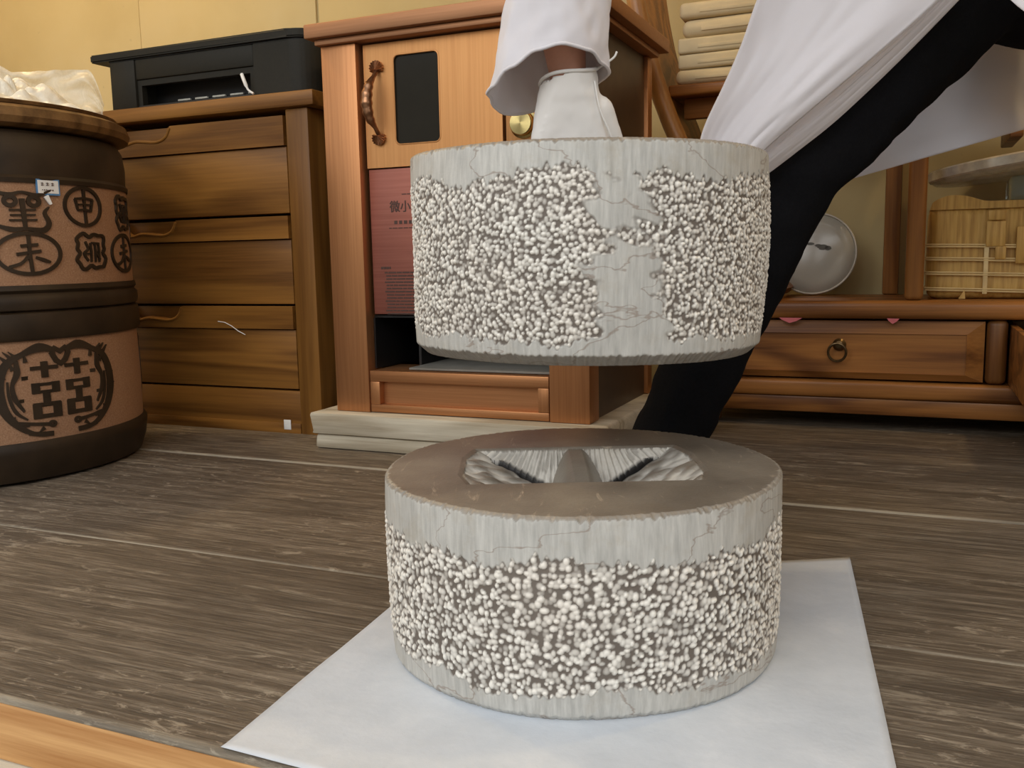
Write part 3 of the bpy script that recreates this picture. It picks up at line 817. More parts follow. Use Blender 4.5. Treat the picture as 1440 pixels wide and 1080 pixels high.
# ------------------------------------------------------------------ pale beam under the copper cabinet
KV = 1.44; KU0, KU1, KD = -.985, -.486, 1.83
beam = thing('timber_beam', 'pale weathered timber beam lying under the copper cabinet', 'timber', (-.73, 1.6, 0))
def rough_block(x0, x1, y0, y1, z0, z1, seed, amp=.004):
    bm = box(x0, x1, y0, y1, z0, z1, .006)
    bmesh.ops.subdivide_edges(bm, edges=[e for e in bm.edges if e.calc_length() > .03], cuts=9, use_grid_fill=True)
    for v in bm.verts:
        q = noise.noise_vector(Vector((v.co.x * 14, v.co.y * 14, v.co.z * 40 + seed)))
        if v.co.z > z0 + .004 and v.co.z < z1 - .001: v.co += Vector((q.x * amp * (2 if v.co.x < x0 + .01 or v.co.x > x1 - .02 else .5), q.y * amp, 0))
    return bm
obj('upper_board', rough_block(-1.027, -.452, 1.412, 1.86, .0275, .0688, 2), M['pale_beam'], beam)
obj('lower_board', rough_block(-1.022, -.458, 1.416, 1.85, .0003, .0272, 9), M['pale_beam'], beam)

# ------------------------------------------------------------------ copper tea cabinet
ZB = .0692
cab = thing('copper_cabinet', 'brushed copper upright cabinet with a dark glass door window and a sign', 'cabinet', (-.735, 1.63, ZB))
obj('top', box(KU0 - .02, KU1 + .032, KV - .022, KD + .02, .736, .761, .003), M['copper_top'], cab)
obj('top_trim', box(KU0 - .006, KU1 + .016, KV - .010, KD, .7255, .7355, .002), M['copper_top'], cab)
obj('post', box(KU0, KU0 + .072, KV, KV + .05, ZB, .725, .002), M['copper'], cab)
obj('post', box(KU1 - .072, KU1, KV, KV + .05, ZB, .725, .002), M['copper'], cab)
obj('post', box(KU1 - .03, KU1 + .002, KD - .03, KD, ZB, .725, .002), M['copper'], cab)
obj('post', box(KU0, KU0 + .03, KD - .03, KD, ZB, .725, .002), M['copper'], cab)
obj('side_panel', box(KU1 - .012, KU1 - .006, KV + .051, KD - .031, ZB, .725, 0), M['copper_dark'], cab)
obj('side_panel', box(KU0 + .006, KU0 + .012, KV + .051, KD - .031, ZB, .725, 0), M['copper_dark'], cab)
obj('back_panel', box(KU0 + .031, KU1 - .031, KD - .014, KD - .008, ZB, .725, 0), M['copper_dark'], cab)
DU0, DU1 = KU0 + .079, -.640
FV = KV + .014
# door with rounded window opening
def door_bm():
    bm = bmesh.new(); y0, y1 = FV, FV + .018
    O = [(DU0, .510), (DU1, .510), (DU1, .722), (DU0, .722)]
    W = rrect(-.846, -.757, .548, .700, .010, n=5)
    for y in (y0, y1):
        vo = [bm.verts.new((a, y, b)) for a, b in O]; vi = [bm.verts.new((a, y, b)) for a, b in W]
        eo = [bm.edges.new((vo[i], vo[(i + 1) % 4])) for i in range(4)]; ei = [bm.edges.new((vi[i], vi[(i + 1) % len(vi)])) for i in range(len(vi))]
        bmesh.ops.triangle_fill(bm, use_beauty=True, edges=eo + ei)
        if y == y0: A, B = vo, vi
        else:
            for P, Q in ((A, vo), (B, vi)):
                for i in range(len(P)): bm.faces.new((P[i], P[(i + 1) % len(P)], Q[(i + 1) % len(P)], Q[i]))
    return bm
door = obj('door', door_bm(), M['copper_door'], cab, True, 30)
obj('window_glass', box(-.852, -.751, FV + .004, FV + .009, .542, .706, 0), M['glass_black'], door)
obj('window_bezel', tube([(a, FV + .0005, b) for a, b in rrect(-.846, -.757, .548, .700, .010, n=5)], .0016, 8, True), M['copper_door'], door)
# shell-ended bow handle
hu = -.878
hp = spline([(hu + .001, FV - .004, .676), (hu, FV - .014, .664), (hu - .004, FV - .026, .645), (hu - .006, FV - .030, .620), (hu - .004, FV - .026, .595), (hu, FV - .014, .578), (hu + .001, FV - .004, .566)], 40)
hr = [.004 + .0055 * math.sin(PI * min(1, max(0, (k - 7) / 26))) + (.0011 * (k % 4 < 2) if 10 < k < 30 else 0) for k in range(41)]
hnd = obj('handle', tube([tuple(p) for p in hp], hr, 14), M['bronze'], door)
for zc, sg in ((.683, 1), (.559, -1)):
    bm = bmesh.new(); n = 22
    c = bm.verts.new((hu, FV - .009, zc - sg * .006)); c2 = bm.verts.new((hu, FV - .0002, zc - sg * .006)); ring = []; ring2 = []
    for k in range(n + 1):
        a = -.65 + (PI + 1.3) * k / n; r = .0125 * (1 + .06 * (k % 2)); ring.append(bm.verts.new((hu + r * math.cos(a), FV - (.0075 if k % 2 else .0045), zc + sg * (r * math.sin(a) * .95 - .002)))); ring2.append(bm.verts.new((hu + r * math.cos(a), FV - .0002, zc + sg * (r * math.sin(a) * .95 - .002))))
    for k in range(n):
        bm.faces.new((c, ring[k], ring[k + 1])); bm.faces.new((ring[k], ring2[k], ring2[k + 1], ring[k + 1])); bm.faces.new((c2, ring2[k + 1], ring2[k]))
    bm.faces.new((c, ring[0], ring2[0], c2)); bm.faces.new((c, c2, ring2[-1], ring[-1]))
    obj('handle_shell', bm, M['bronze'], hnd, True, 20)
ctl = obj('control_panel', box(DU1 + .006, KU1 - .073, FV, FV + .018, .510, .722, .0015), M['copper_door'], cab)
def knob(cu, cz):
    bm = bmesh.new(); prof = [(0, 0), (.024, 0), (.024, .003), (.0205, .005), (.0198, .016), (.0185, .0175), (0, .0178)]
    bm = lathe(prof, 48)
    bm.transform(Matrix.Rotation(PI / 2, 4, 'X'))
    o = obj('knob', bm, M['brass'], ctl, False, 30); o.location = wmat(ctl).inverted() @ Vector((cu, FV - .0002, cz)); return o
kn = knob(-.601, .566)
knob(-.601, .672)
sign = obj('sign_plate', box(DU0, KU1 - .073, FV + .004, FV + .012, .2495, .508, .001), M['sign'], cab)
def flat_text(s, size, cu, cz, sx=1.):
    bm = text_bm(s, size, .0002, sx)
    bm.transform(Matrix.Translation((cu, FV + .0036, cz)) @ Matrix.Rotation(PI / 2, 4, 'X')); return bm
tx = flat_text('微小置压', .0215, -.823, .4415); obj('lettering', tx, M['print'], sign, True, False)
def dashes(rows):
    bm = bmesh.new(); rg = random.Random(4)
    for (u0, u1, z, hgt, lo, hi, gap) in rows:
        u = u0
        while u < u1:
            L = rg.uniform(lo, hi); e = min(u + L, u1)
            add(bm, box(u, e, FV + .0034, FV + .0041, z - hgt / 2, z + hgt / 2, 0)); u = e + gap
    return bm
rows = [(-.857, -.820, .4135, .006, .0055, .0075, .004), (-.80, -.70, .4135, .006, .0055, .0075, .004), (-.868, -.70, .4035, .0016, .004, .010, .002), (-.84, -.74, .4625, .0015, .004, .01, .0015)]
rows += [(-.888, -.868, .333, .0042, .004, .006, .001)]
for k in range(14): rows.append((-.881 + (.003 if k % 3 else 0), -.69 - (.0 if k % 3 else .04), .3245 - k * .0057, .0026, .006, .022, .0012))
obj('fine_print', dashes(rows), M['print'], sign, True, False)['kind'] = 'stuff'
# open black compartment with a grey tray
obj('compartment_back', box(KU0 + .0725, KU1 - .0725, KD - .05, KD - .045, .148, .25, 0), M['black'], cab)
obj('compartment_roof', box(KU0 + .0725, KU1 - .0725, FV + .014, KD - .051, .2425, .2465, 0), M['black'], cab)
obj('compartment_side', box(KU0 + .0725, KU0 + .076, FV + .01, KD - .051, .1485, .242, 0), M['black'], cab)
obj('compartment_side', box(KU1 - .0765, KU1 - .0735, FV + .01, KD - .051, .1485, .242, 0), M['black'], cab)
obj('compartment_inner_wall', box(-.847, -.842, FV + .06, KD - .052, .1485, .242, 0), M['black'], cab)
obj('tray', box(-.840, KU1 - .078, FV + .008, KD - .055, .1478, .1518, .001), M['tray'], cab)
drw = obj('drawer', box(KU0 + .0735, KU1 - .0735, FV + .006, FV + .10, ZB + .001, .1465, .001), M['copper_x'], cab)
a, b, z0, z1, fw = KU0 + .0735, KU1 - .0735, ZB + .001, .1468, .020
for (p, q, r, s) in ((a, b, z1 - fw, z1), (a, b, z0, z0 + fw * .72)): obj('drawer_frame', box(p, q, FV - .012, FV + .006, r, s, .0015), M['copper_x'], drw)
for (p, q) in ((a, a + fw), (b - fw, b)): obj('drawer_frame', box(p, q, FV - .0125, FV + .0058, z0 + fw * .72, z1 - fw, .0015), M['copper'], drw)
obj('drawer_panel', box(a + fw, b - fw, FV + .0035, FV + .0062, z0 + fw * .7, z1 - fw, 0), M['copper_x'], drw)

# beige sack lying beside the beam
sk = thing('cloth_sack', 'small beige cloth sack slumped on the floor behind the copper cabinet', 'sack', (-.40, 1.75, 0))
bm = bmesh.new(); bmesh.ops.create_icosphere(bm, subdivisions=5, radius=1, matrix=Matrix.Identity(4))
for v in bm.verts:
    n_ = v.co.copy(); d = 1 + .14 * noise.noise(n_ * 2.2) + .10 * abs(noise.noise(n_ * 5))
    v.co = Vector((-.395 + n_.x * .050 * d, 1.77 + n_.y * .08 * d, max(.0004, .058 + n_.z * .075 * d)))
obj('sack', bm, M['beige_sack'], sk, True, True)
bm = tube([(-.395, 1.77, .118), (-.392, 1.772, .128), (-.386, 1.776, .144)], [.014, .008, .018], 14); obj('tied_neck', bm, M['beige_sack'], sk, True, True)

# ------------------------------------------------------------------ moon shelf on its low base
BV, BD = 1.90, 2.17
MC, MR = (.67, 1.086), 1.25
shelf = thing('moon_shelf', 'brown wooden round moon shelf on a low base with drawers', 'shelf', (.67, 2.03, 0))
B0, B1 = -.42, 1.76
obj('base_top', box(B0, B1, BV - .012, BD, .217, .252, .010, 3), M['shelf'], shelf)
obj('base_floor', box(B0 + .01, B1 - .01, BV - .004, BD, .062, .096, .008, 3), M['shelf'], shelf)
obj('base_apron', box(B0 + .02, B1 - .02, BV + .002, BV + .03, .030, .0615, .003), M['shelf'], shelf)
for u in (B0 + .02, .127, B1 - .055): obj('base_post', box(u, u + .035, BV, BV + .035, .0965, .2165, .010, 3), M['shelf_v'], shelf)
for u in (B0 + .02, .127, B1 - .055):
    obj('foot', box(u, u + .035, BD - .07, BD - .03, .0, .0612, .003), M['shelf_v'], shelf)
for u in (B0 + .001, B1 - .055): obj('foot', box(u + .02, u + .053, BV + .032, BV + .065, .0, .0612, .003), M['shelf_v'], shelf)
obj('base_back', box(B0 + .02, B1 - .02, BD - .02, BD - .005, .0965, .2165, 0), M['shelf'], shelf)
# closed left drawer with bevelled field and ring pull
dl = obj('drawer', box(B0 + .058, .124, BV + .006, BD - .04, .100, .213, .002), M['shelf'], shelf)
def bevel_field(u0, u1, z0, z1, y, fr):
    bm = bmesh.new()
    o_ = [(u0, y, z0), (u1, y, z0), (u1, y, z1), (u0, y, z1)]; i_ = [(u0 + fr, y - .010, z0 + fr * .45), (u1 - fr, y - .010, z0 + fr * .45), (u1 - fr, y - .010, z1 - fr * .8), (u0 + fr, y - .010, z1 - fr * .8)]
    r_ = [(a, y - .0065, c) for a, _, c in i_]
    O = [bm.verts.new(p) for p in o_]; I = [bm.verts.new(p) for p in i_]; Rr = [bm.verts.new(p) for p in r_]
    for k in range(4): bm.faces.new((O[k], O[(k + 1) % 4], I[(k + 1) % 4], I[k])); bm.faces.new((I[k], I[(k + 1) % 4], Rr[(k + 1) % 4], Rr[k]))
    bm.faces.new(Rr); bm.faces.new(O[::-1]); return bm
obj('drawer_front', bevel_field(B0 + .058, .124, .100, .213, BV + .005, .030), M['shelf'], dl, True, False)
rp = on_v(1180, 485, BV - .01); 
pull = lathe([(0, 0), (.012, 0), (.0125, .003), (.009, .006), (.006, .010), (.0075, .014), (0, .017)], 24); pull.transform(Matrix.Translation((rp.x, BV - .0012, rp.z)) @ Matrix.Rotation(PI / 2, 4, 'X'))
pu = obj('pull_boss', pull, M['brass_old'], dl)
obj('pull_ring', tube([(rp.x - .003 + .0165 * math.cos(2 * PI * k / 28), BV - .016 - .003 * math.sin(2 * PI * k / 28), rp.z - .014 + .0175 * math.sin(2 * PI * k / 28)) for k in range(28)], .0026, 8, True), M['brass_old'], pu)
# right drawer pulled open towards the deck edge
Q0, Q1, QV = .166, .612, 1.575
dr = obj('open_drawer', box(Q0 + .004, Q1 - .004, QV + .02, BD - .06, .100, .106, 0), M['shelf_in'], shelf)
for u in (Q0, Q1 - .012): obj('drawer_side', box(u, u + .012, QV + .018, BD - .05, .098, .206, .0015), M['shelf'], dr)
obj('drawer_back', box(Q0 + .0125, Q1 - .0125, BD - .062, BD - .05, .106, .20, 0), M['shelf_in'], dr)
obj('drawer_front', box(Q0 - .004, Q1 + .004, QV, QV + .0178, .094, .211, .003), M['shelf'], dr)
obj('papers', box(Q0 + .02, Q1 - .02, QV + .03, BV + .06, .107, .190, .004), M['kraft'], dr)

# the ring: a curved board with a rounded front bead
def arc(a0, a1, r, n): return [(MC[0] + r * math.cos(a0 + (a1 - a0) * k / n), MC[1] + r * math.sin(a0 + (a1 - a0) * k / n)) for k in range(n + 1)]
lo_ang = math.asin(max(-1, (.2525 - MC[1]) / MR))
A0, A1 = lo_ang, PI - lo_ang
def ringf(y0, y1, r0, r1, n=110):
    bm = bmesh.new(); V = []
    for k in range(n + 1):
        a = A0 + (A1 - A0) * k / n; c, s = math.cos(a), math.sin(a)
        V.append([bm.verts.new((MC[0] + r * c, y, max(.2525, MC[1] + r * s))) for r, y in ((r0, y0), (r1, y0), (r1, y1), (r0, y1))])
    for p, q in zip(V, V[1:]):
        for k in range(4): bm.faces.new((p[k], p[(k + 1) % 4], q[(k + 1) % 4], q[k]))
    bm.faces.new(V[0]); bm.faces.new(V[-1][::-1]); return bm
obj('ring_board', ringf(BV + .028, BD - .01, MR - .030, MR - .006), M['shelf'], shelf, True, 40)
bead = [(MC[0] + (MR - .018) * math.cos(a), BV + .016, max(.268, MC[1] + (MR - .018) * math.sin(a))) for a in [A0 + (A1 - A0) * k / 110 for k in range(111)]]
obj('ring_bead', tube(bead, .0185, 14), M['ring'], shelf, True, 60)
def inner_u(z): return MC[0] - math.sqrt(max(0, (MR - .031) ** 2 - (z - MC[1]) ** 2))
SZ = .690
iu = inner_u(SZ) + .006
obj('shelf_board', box(iu, .02, BV + .03, BD - .02, SZ - .022, SZ, .005, 3), M['shelf'], shelf)
obj('shelf_apron', box(inner_u(SZ - .07) + .002, .02, BV + .075, BV + .095, SZ - .064, SZ - .0225, .003), M['shelf'], shelf)
# dividers: front post and the upright against the wall
obj('divider', box(-.016, .017, BV - .004, BV + .034, .2525, 2.095, .009, 3), M['shelf_v'], shelf)
obj('divider', box(.751, .784, BV - .004, BD - .02, .2525, 2.295, .009, 3), M['shelf_v'], shelf)
obj('divider_back', box(-.062, -.030, BD - .03, BD, .2525, 2.06, .004), M['shelf_v'], shelf)
obj('shelf_board', box(.018, .75, BV + .03, BD - .02, .590, .612, .005, 3), M['shelf'], shelf)
obj('shelf_drop', box(.150, .172, BV + .035, BD - .03, .545, .5895, .003), M['shelf'], shelf)

# cream wrapped tea bricks, one on another
def tea_brick(name, label, u0, u1, z0, z1, v0, v1, rot, rnd, tilt=0):
    bm = box(-(u1 - u0) / 2, (u1 - u0) / 2, -(v1 - v0) / 2, (v1 - v0) / 2, 0, z1 - z0, rnd, 4)
    t = thing(name, label, 'tea brick', ((u0 + u1) / 2, (v0 + v1) / 2, z0), (0, tilt, math.radians(rot)), 'paper wrapped tea bricks on the moon shelf')
    obj('wrapper', bm, M['kraft'], t, False, 40)
    f = bmesh.new(); w2 = (v1 - v0) / 2; add(f, box((u0 - u1) * .28, (u1 - u0) * .3, -w2 - .0012, -w2 + .0006, (z1 - z0) * .30, (z1 - z0) * .52, .0003)); obj('folded_flap', f, M['kraft'], t, False, 40)
bz = SZ + .0006
bx = on_v(950, 110, BV + .05).x
hs = [.030, .029, .031, .036, .032]; pos = 0
lab = ['lowest cream paper tea brick of the stack on the moon shelf', 'second lowest cream paper tea brick of the stack on the moon shelf', 'middle cream paper tea brick of the stack on the moon shelf', 'second highest cream paper tea brick, puffed and overhanging its stack on the moon shelf', 'topmost cream paper tea brick of the stack on the moon shelf']
for k in range(5):
    off = [0, .008, .006, .014, .008][k]
    tea_brick('tea_brick', lab[k], bx + off, bx + off + .19, bz + pos, bz + pos + hs[k], BV + .040, BV + .17, [1, -2, 0, -1.5, 1][k], [.0145, .006, .006, .017, .010][k]); pos += hs[k] + .0006
pf = on_v(948, 65, BV + .1)
fl_ = thing('paper_packet', 'cream paper packet leaning beside the tea brick stack on the moon shelf', 'packet', (bx - .004, BV + .16, SZ))
bm = box(-.012, .012, -.06, .05, 0, .13, .011, 3); bm.transform(Matrix.Translation((bx + .004, BV + .12, SZ + .0035)) @ Matrix.Rotation(math.radians(12), 4, 'Y') @ Matrix.Translation((-.013, 0, 0)))
bm.free(); bpy.data.objects.remove(fl_)

# round off-white dish leaning behind the leg
dp = on_v(1145, 347, BD - .05); DRAD = .088
dish = thing('round_dish', 'round off-white dish with a small dark print, leaning on the moon shelf', 'dish', (dp.x, BD - .05, .2525), (0, 0, 0))
prof = [(0, .010), (.060, .010), (.072, .006), (.080, .0005), (.086, -.004), (.088, -.0015), (.084, .004), (.074, .012), (.060, .016), (0, .016)]
dm = lathe([(r, z) for r, z in prof], 72)
DT = Matrix.Translation((dp.x, BD - .058, .2525 + .0885)) @ Matrix.Rotation(math.radians(90 - 9), 4, 'X')
dm.transform(DT); obj('plate', dm, M['dish'], dish, True, 40)
rm = tube([(.0868 * math.cos(2 * PI * k / 64), .0868 * math.sin(2 * PI * k / 64), -.0035) for k in range(64)], .0022, 8, True); 
rm.transform(Matrix.Translation((dp.x, BD - .058, .2525 + .0895)) @ Matrix.Rotation(math.radians(90 - 9), 4, 'X') @ Matrix.Scale(-1, 4, (0, 0, 1))); obj('rim', rm, M['dish_rim'], dish, True, 60)
mk_ = bmesh.new()
for (x, y, a, b) in ((.020, .012, .011, .006), (.030, .010, .007, .005), (.010, .016, .007, .003), (-.006, .020, .008, .003)):
    n = 14; c = [mk_.verts.new((x + a * math.cos(2 * PI * k / n) * (1 + .2 * math.sin(3 * k)), y + b * math.sin(2 * PI * k / n), .0168)) for k in range(n)]; mk_.faces.new(c)
mk_.transform(DT @ Matrix.Diagonal((1, 1, 1, 1))); obj('print_mark', mk_, M['rubber'], dish, True, False)

# bamboo-wrapped tea bundle
bn = thing('tea_bundle', 'bamboo leaf wrapped tea bundle tied with pale strips on the moon shelf base', 'tea bundle', (.16, BV + .13, .2525))
N0 = (.022, .300, BV + .05, BV + .24, .2528, .428)
bm = box(*N0, .018, 4); bmesh.ops.subdivide_edges(bm, edges=[e for e in bm.edges if e.calc_length() > .05], cuts=7, use_grid_fill=True)
for v in bm.verts:
    if v.co.z > .26: v.co += .004 * noise.noise_vector(v.co * 14)
obj('wrap', bm, M['bamboo'], bn, True, 60)
cap = [tuple(p) for p in spline([(.024, .424), (.030, .436), (.055, .446), (.085, .444), (.118, .434), (.16, .4335), (.298, .4335)], 30)] + [(.298, .42), (.024, .42)]
obj('folded_leaf', prism(cap, BV + .046, BV + .236, 'y'), M['bamboo'], bn, True, 50)
for z in (.352, .327, .300, .270):
    for dz in (0, .004):
        y = BV + .044
        obj('tie_strip', tube([tuple(p) for p in spline([(.020, BV + .1, z + dz), (.022, y + .004, z + dz), (.10, y - .001, z + dz - .002), (.2, y - .001, z + dz - .005), (.302, y + .004, z + dz - .007)], 20)], .0016, 6), M['strip'], bn)
obj('cross_strip', box(.118, .126, BV + .0415, BV + .046, .262, .352, .001), M['strip'], bn)
for (a, b, c, d) in ((.120, .152, .350, .396), (.136, .154, .326, .35), (.170, .21, .318, .385), (.122, .15, .398, .416)):
    obj('leaf_scrap', box(a, b, BV + .0385, BV + .0418, c, d, .0015), M['bamboo'], bn)
obj('leaf_tip', prism([(.078, .2532), (.090, .2532), (.088, .270)], BV + .040, BV + .0435, 'y'), M['bamboo'], bn)

# glass cake stand on the bundle
gs = thing('glass_cake_stand', 'clear glass plate on a square greenish glass foot, on the tea bundle', 'cake stand', (.20, BV + .14, .4345))
GC = (.215, BV + .14)
ft = box(GC[0] - .055, GC[0] + .055, GC[1] - .055, GC[1] + .055, .4345, .480, .006, 2)
obj('foot', ft, M['glass'], gs)
pt = lathe([(0, 0), (.17, 0), (.185, .003), (.192, .010), (.192, .028), (.188, .030), (.184, .013), (.17, .008), (0, .007)], 96)
pt.transform(Matrix.Translation((GC[0], GC[1], .4885)) @ Matrix.Rotation(math.radians(-7), 4, 'Y'))
obj('plate', pt, M['glass_frost'], gs)
rb = lathe([(.1925, .009), (.1955, .012), (.1955, .027), (.1925, .030), (.1925, .009)], 96)
rb.transform(Matrix.Translation((GC[0], GC[1], .4885)) @ Matrix.Rotation(math.radians(-7), 4, 'Y')); obj('rim', rb, M['silver'], gs)

# pink paper scraps stuck under the shelf rail
for k, (x, y, sx) in enumerate(((1112, 450, .022), (1256, 452, .011))):
    p = on_v(x, y, BV - .011)
    bm = prism([(p.x - sx, .219), (p.x + sx, .2185), (p.x + sx * .5, .2125), (p.x - sx * .1, .2085), (p.x - sx * .8, .2150)], BV - .0128, BV - .0122, 'y')
    o = obj('paper_scrap', bm, M['pink'], None, True, False)
    setp(o, ['larger torn pink paper scrap stuck under the moon shelf rail', 'tiny torn pink paper scrap stuck under the moon shelf rail near the drawer centre'][k], 'paper scrap')

# ------------------------------------------------------------------ person
P = {n: cr(*c) for n, c in dict(
    hipL=(.645, 1.30, .712), kneeL=(.362, 1.215, .445), ankL=(.212, 1.27, .085), toeL=(.150, 1.14, .035),
    hipR=(.80, 1.32, .690), kneeR=(1.08, 1.03, .50), ankR=(1.15, .98, .085), toeR=(1.20, .84, .035),
    pel=(.73, 1.33, .76), chest=(.42, 1.20, 1.02), neck=(.25, 1.10, 1.20), head=(.17, 1.04, 1.33),
    shL=(.20, 1.09, 1.03), elL=(.105, 1.005, .79), wr=(.0575, .948, .560),
    shR=(.46, 1.13, 1.18), elR=(.78, 1.02, .98), wrR=(.98, 1.10, .72)).items()}
person = thing('person', 'person in a white coat, black trousers and white glove bending to lift the stone', 'person', (P['ankL'].x, P['ankL'].y, 0))
# trousers
bm = bmesh.new()
balls(bm, P['hipL'], P['kneeL'], .080, .062); balls(bm, P['kneeL'], P['ankL'] + Vector((0, 0, .0)), .062, .055)
balls(bm, P['hipR'], P['kneeR'], .092, .070); balls(bm, P['kneeR'], P['ankR'], .070, .055)
balls(bm, P['hipL'].lerp(P['pel'], .2), P['hipR'].lerp(P['pel'], .2), .098, .098); balls(bm, P['pel'], P['pel'].lerp(P['chest'], .25), .105, .11)
trs = obj('trousers', remesh(bm, .0085, 8, .006, 16), M['trousers'], person, True, True)
for an, to in (('ankL', 'toeL'), ('ankR', 'toeR')):
    bm = bmesh.new(); a, t = P[an], P[to]; a2 = Vector((a.x, a.y, .048))
    balls(bm, Vector((a.x, a.y, .07)), a2, .04, .042); heel = a2 + (a2 - Vector((t.x, t.y, .048))).normalized() * .04
    balls(bm, heel, Vector((t.x, t.y, .040)), .042, .036)
    bm = remesh(bm, .006, 4)
    for v in bm.verts: v.co.z = max(.0005, v.co.z)
    obj('shoe', bm, M['shoe'], person, True, True)
# body: one mesh under the clothes
bm = bmesh.new()
balls(bm, P['pel'], P['chest'], .095, .11); balls(bm, P['chest'], P['neck'], .10, .05); balls(bm, P['neck'], P['head'], .05, .055)
balls(bm, P['shL'], P['shR'], .055, .055); balls(bm, P['shL'], P['elL'], .042, .036); balls(bm, P['elL'], P['wr'], .036, .0235); balls(bm, P['wr'], at(800, 118, .950), .0235, .0195)
balls(bm, P['shR'], P['elR'], .042, .036); balls(bm, P['elR'], P['wrR'], .036, .026); balls(bm, P['wrR'], P['wrR'] + Vector((.01, -.02, -.09)), .028, .03)
hd = P['head']; fd = (cr(0, -.9, -.35)).normalized()   # looking down at the stones
bmesh.ops.create_icosphere(bm, subdivisions=3, radius=1, matrix=Matrix.Translation(hd) @ Matrix.Diagonal((.078, .088, .112, 1)))
balls(bm, hd + fd * .085 + Vector((0, 0, .012)), hd + fd * .108 + Vector((0, 0, -.02)), .010, .014)
balls(bm, hd + fd * .085 + Vector((-.012, 0, -.05)), hd + fd * .085 + Vector((.012, 0, -.05)), .010, .010)
sd = cr(1, 0, 0)
for q in (-1, 1): balls(bm, hd + sd * (.078 * q) + Vector((0, 0, .02)), hd + sd * (.080 * q) + Vector((0, 0, -.025)), .016, .012)
body = obj('body', remesh(bm, .0075, 6), M['skin'], person, True, True)
bm = bmesh.new(); bmesh.ops.create_icosphere(bm, subdivisions=4, radius=1, matrix=Matrix.Translation(hd - fd * .012 + Vector((0, 0, .018))) @ Matrix.Diagonal((.086, .094, .112, 1)))
bmesh.ops.delete(bm, geom=[v for v in bm.verts if (v.co - hd).dot(fd) > .03 and v.co.z < hd.z + .055 or v.co.z < hd.z - .05], context='VERTS')
obj('hair', bm, M['hair'], person, True, True)
for q in (-1, 1):
    bm = bmesh.new(); bmesh.ops.create_uvsphere(bm, u_segments=12, v_segments=8, radius=.010, matrix=Matrix.Translation(hd + fd * .083 + sd * (.030 * q) + Vector((0, 0, .012)))); obj('eye', bm, M['black'], body, True, True)

# gloved hand closed round the stone's handle: frame X = image right, Y = away from the camera, Z up
X, Y = cr(1, 0, 0), cr(0, 1, 0)
def glove(origin, hz, name, mirror=1, curl=1.0):
    """origin: wrist; fingers hang down and curl to +Y"""
    def T(x, y, z): return origin + X * (x * mirror) + Y * y + Vector((0, 0, z))
    bm = bmesh.new()
    for k in range(14):                                 # wrist and back of the hand
        t = k / 13; z = -hz * t; wd = .0265 + .015 * t ** .9; th_ = .0300 * (1 - t) ** 1.5 + .0160
        for s_ in np.linspace(-1, 1, 7): 
            bmesh.ops.create_icosphere(bm, subdivisions=2, radius=th_ * (.62 + .12 * t), matrix=Matrix.Translation(T(s_ * (wd - th_ * .6), .004 * (1 - t), z)))
    kz = -hz
    for i, (fx, L) in enumerate(((-.036, .82), (-.0125, .95), (.0115, 1.0), (.035, .93))):
        p = (fx, -.001, kz + .004); ang = 0; pts = [p]
        for seg, bend in ((.040 * L, 35 * curl), (.027 * L, 95 * curl), (.021 * L, 75 * curl)):
            ang += math.radians(bend) if seg != .040 * L else math.radians(bend * .45)
            p = (p[0], p[1] + seg * math.sin(ang), p[2] - seg * math.cos(ang)); pts.append(p)
        for a, b, r0, r1 in zip(pts, pts[1:], (.0102, .0095, .0090), (.0095, .0090, .0080)): balls(bm, T(*a), T(*b), r0, r1)
    tp = [(.030, .004, -.030), (.044, .012, -.060), (.042, .026, -.088), (.026, .036, -.104)]
    for a, b, r0, r1 in zip(tp, tp[1:], (.0155, .0125, .0105), (.0125, .0105, .009)): balls(bm, T(*a), T(*b), r0, r1)
    gm = remesh(bm, .0026, 5, .0008, 60)
    for v in gm.verts:                                  # open, slightly slanted wrist end
        top = .004 + .007 * ((v.co - origin).dot(X) / .028); dz = v.co.z - origin.z
        if dz > top: v.co.z = origin.z + top - .002
    return obj(name, gm, M['glove'], person, True, True)
HZ = .100
wrist = at(800, 112, .945)
gl = glove(wrist, wrist.z - (uc.z + UH - .006), 'glove')
obj('glove_cuff', tube([wrist + X * (.0285 * math.cos(2 * PI * k / 40)) + Y * (.0262 * math.sin(2 * PI * k / 40) + .003) + Vector((0, 0, .004 + .007 * math.cos(2 * PI * k / 40) + .003 * math.sin(4 * PI * k / 40))) for k in range(40)], .0019, 8, True), M['glove'], gl, True, True)
s0 = wrist + X * .027 - Y * .008 + Vector((0, 0, .008))
obj('glove_string', tube([tuple(p) for p in spline([tuple(s0), tuple(s0 + X * .010 + Vector((0, 0, .006))), tuple(s0 + X * .017 + Vector((0, 0, .011))), tuple(s0 + X * .0195 + Vector((0, 0, .016)))], 12)], .0011, 6), M['glove'], gl, True, True)
obj('glove_seam', tube([tuple(p) for p in spline([tuple(wrist + X * .024 - Y * .013 + Vector((0, 0, -.004))), tuple(wrist + X * .029 - Y * .013 + Vector((0, 0, -.03))), tuple(wrist + X * .040 - Y * .009 + Vector((0, 0, -.055))), tuple(wrist + X * .047 - Y * .002 + Vector((0, 0, -.075)))], 20)], .0011, 6), M['glove'], gl, True, True)
glove(P['wrR'] + Vector((0, 0, .01)), .085, 'glove', -1, .5)

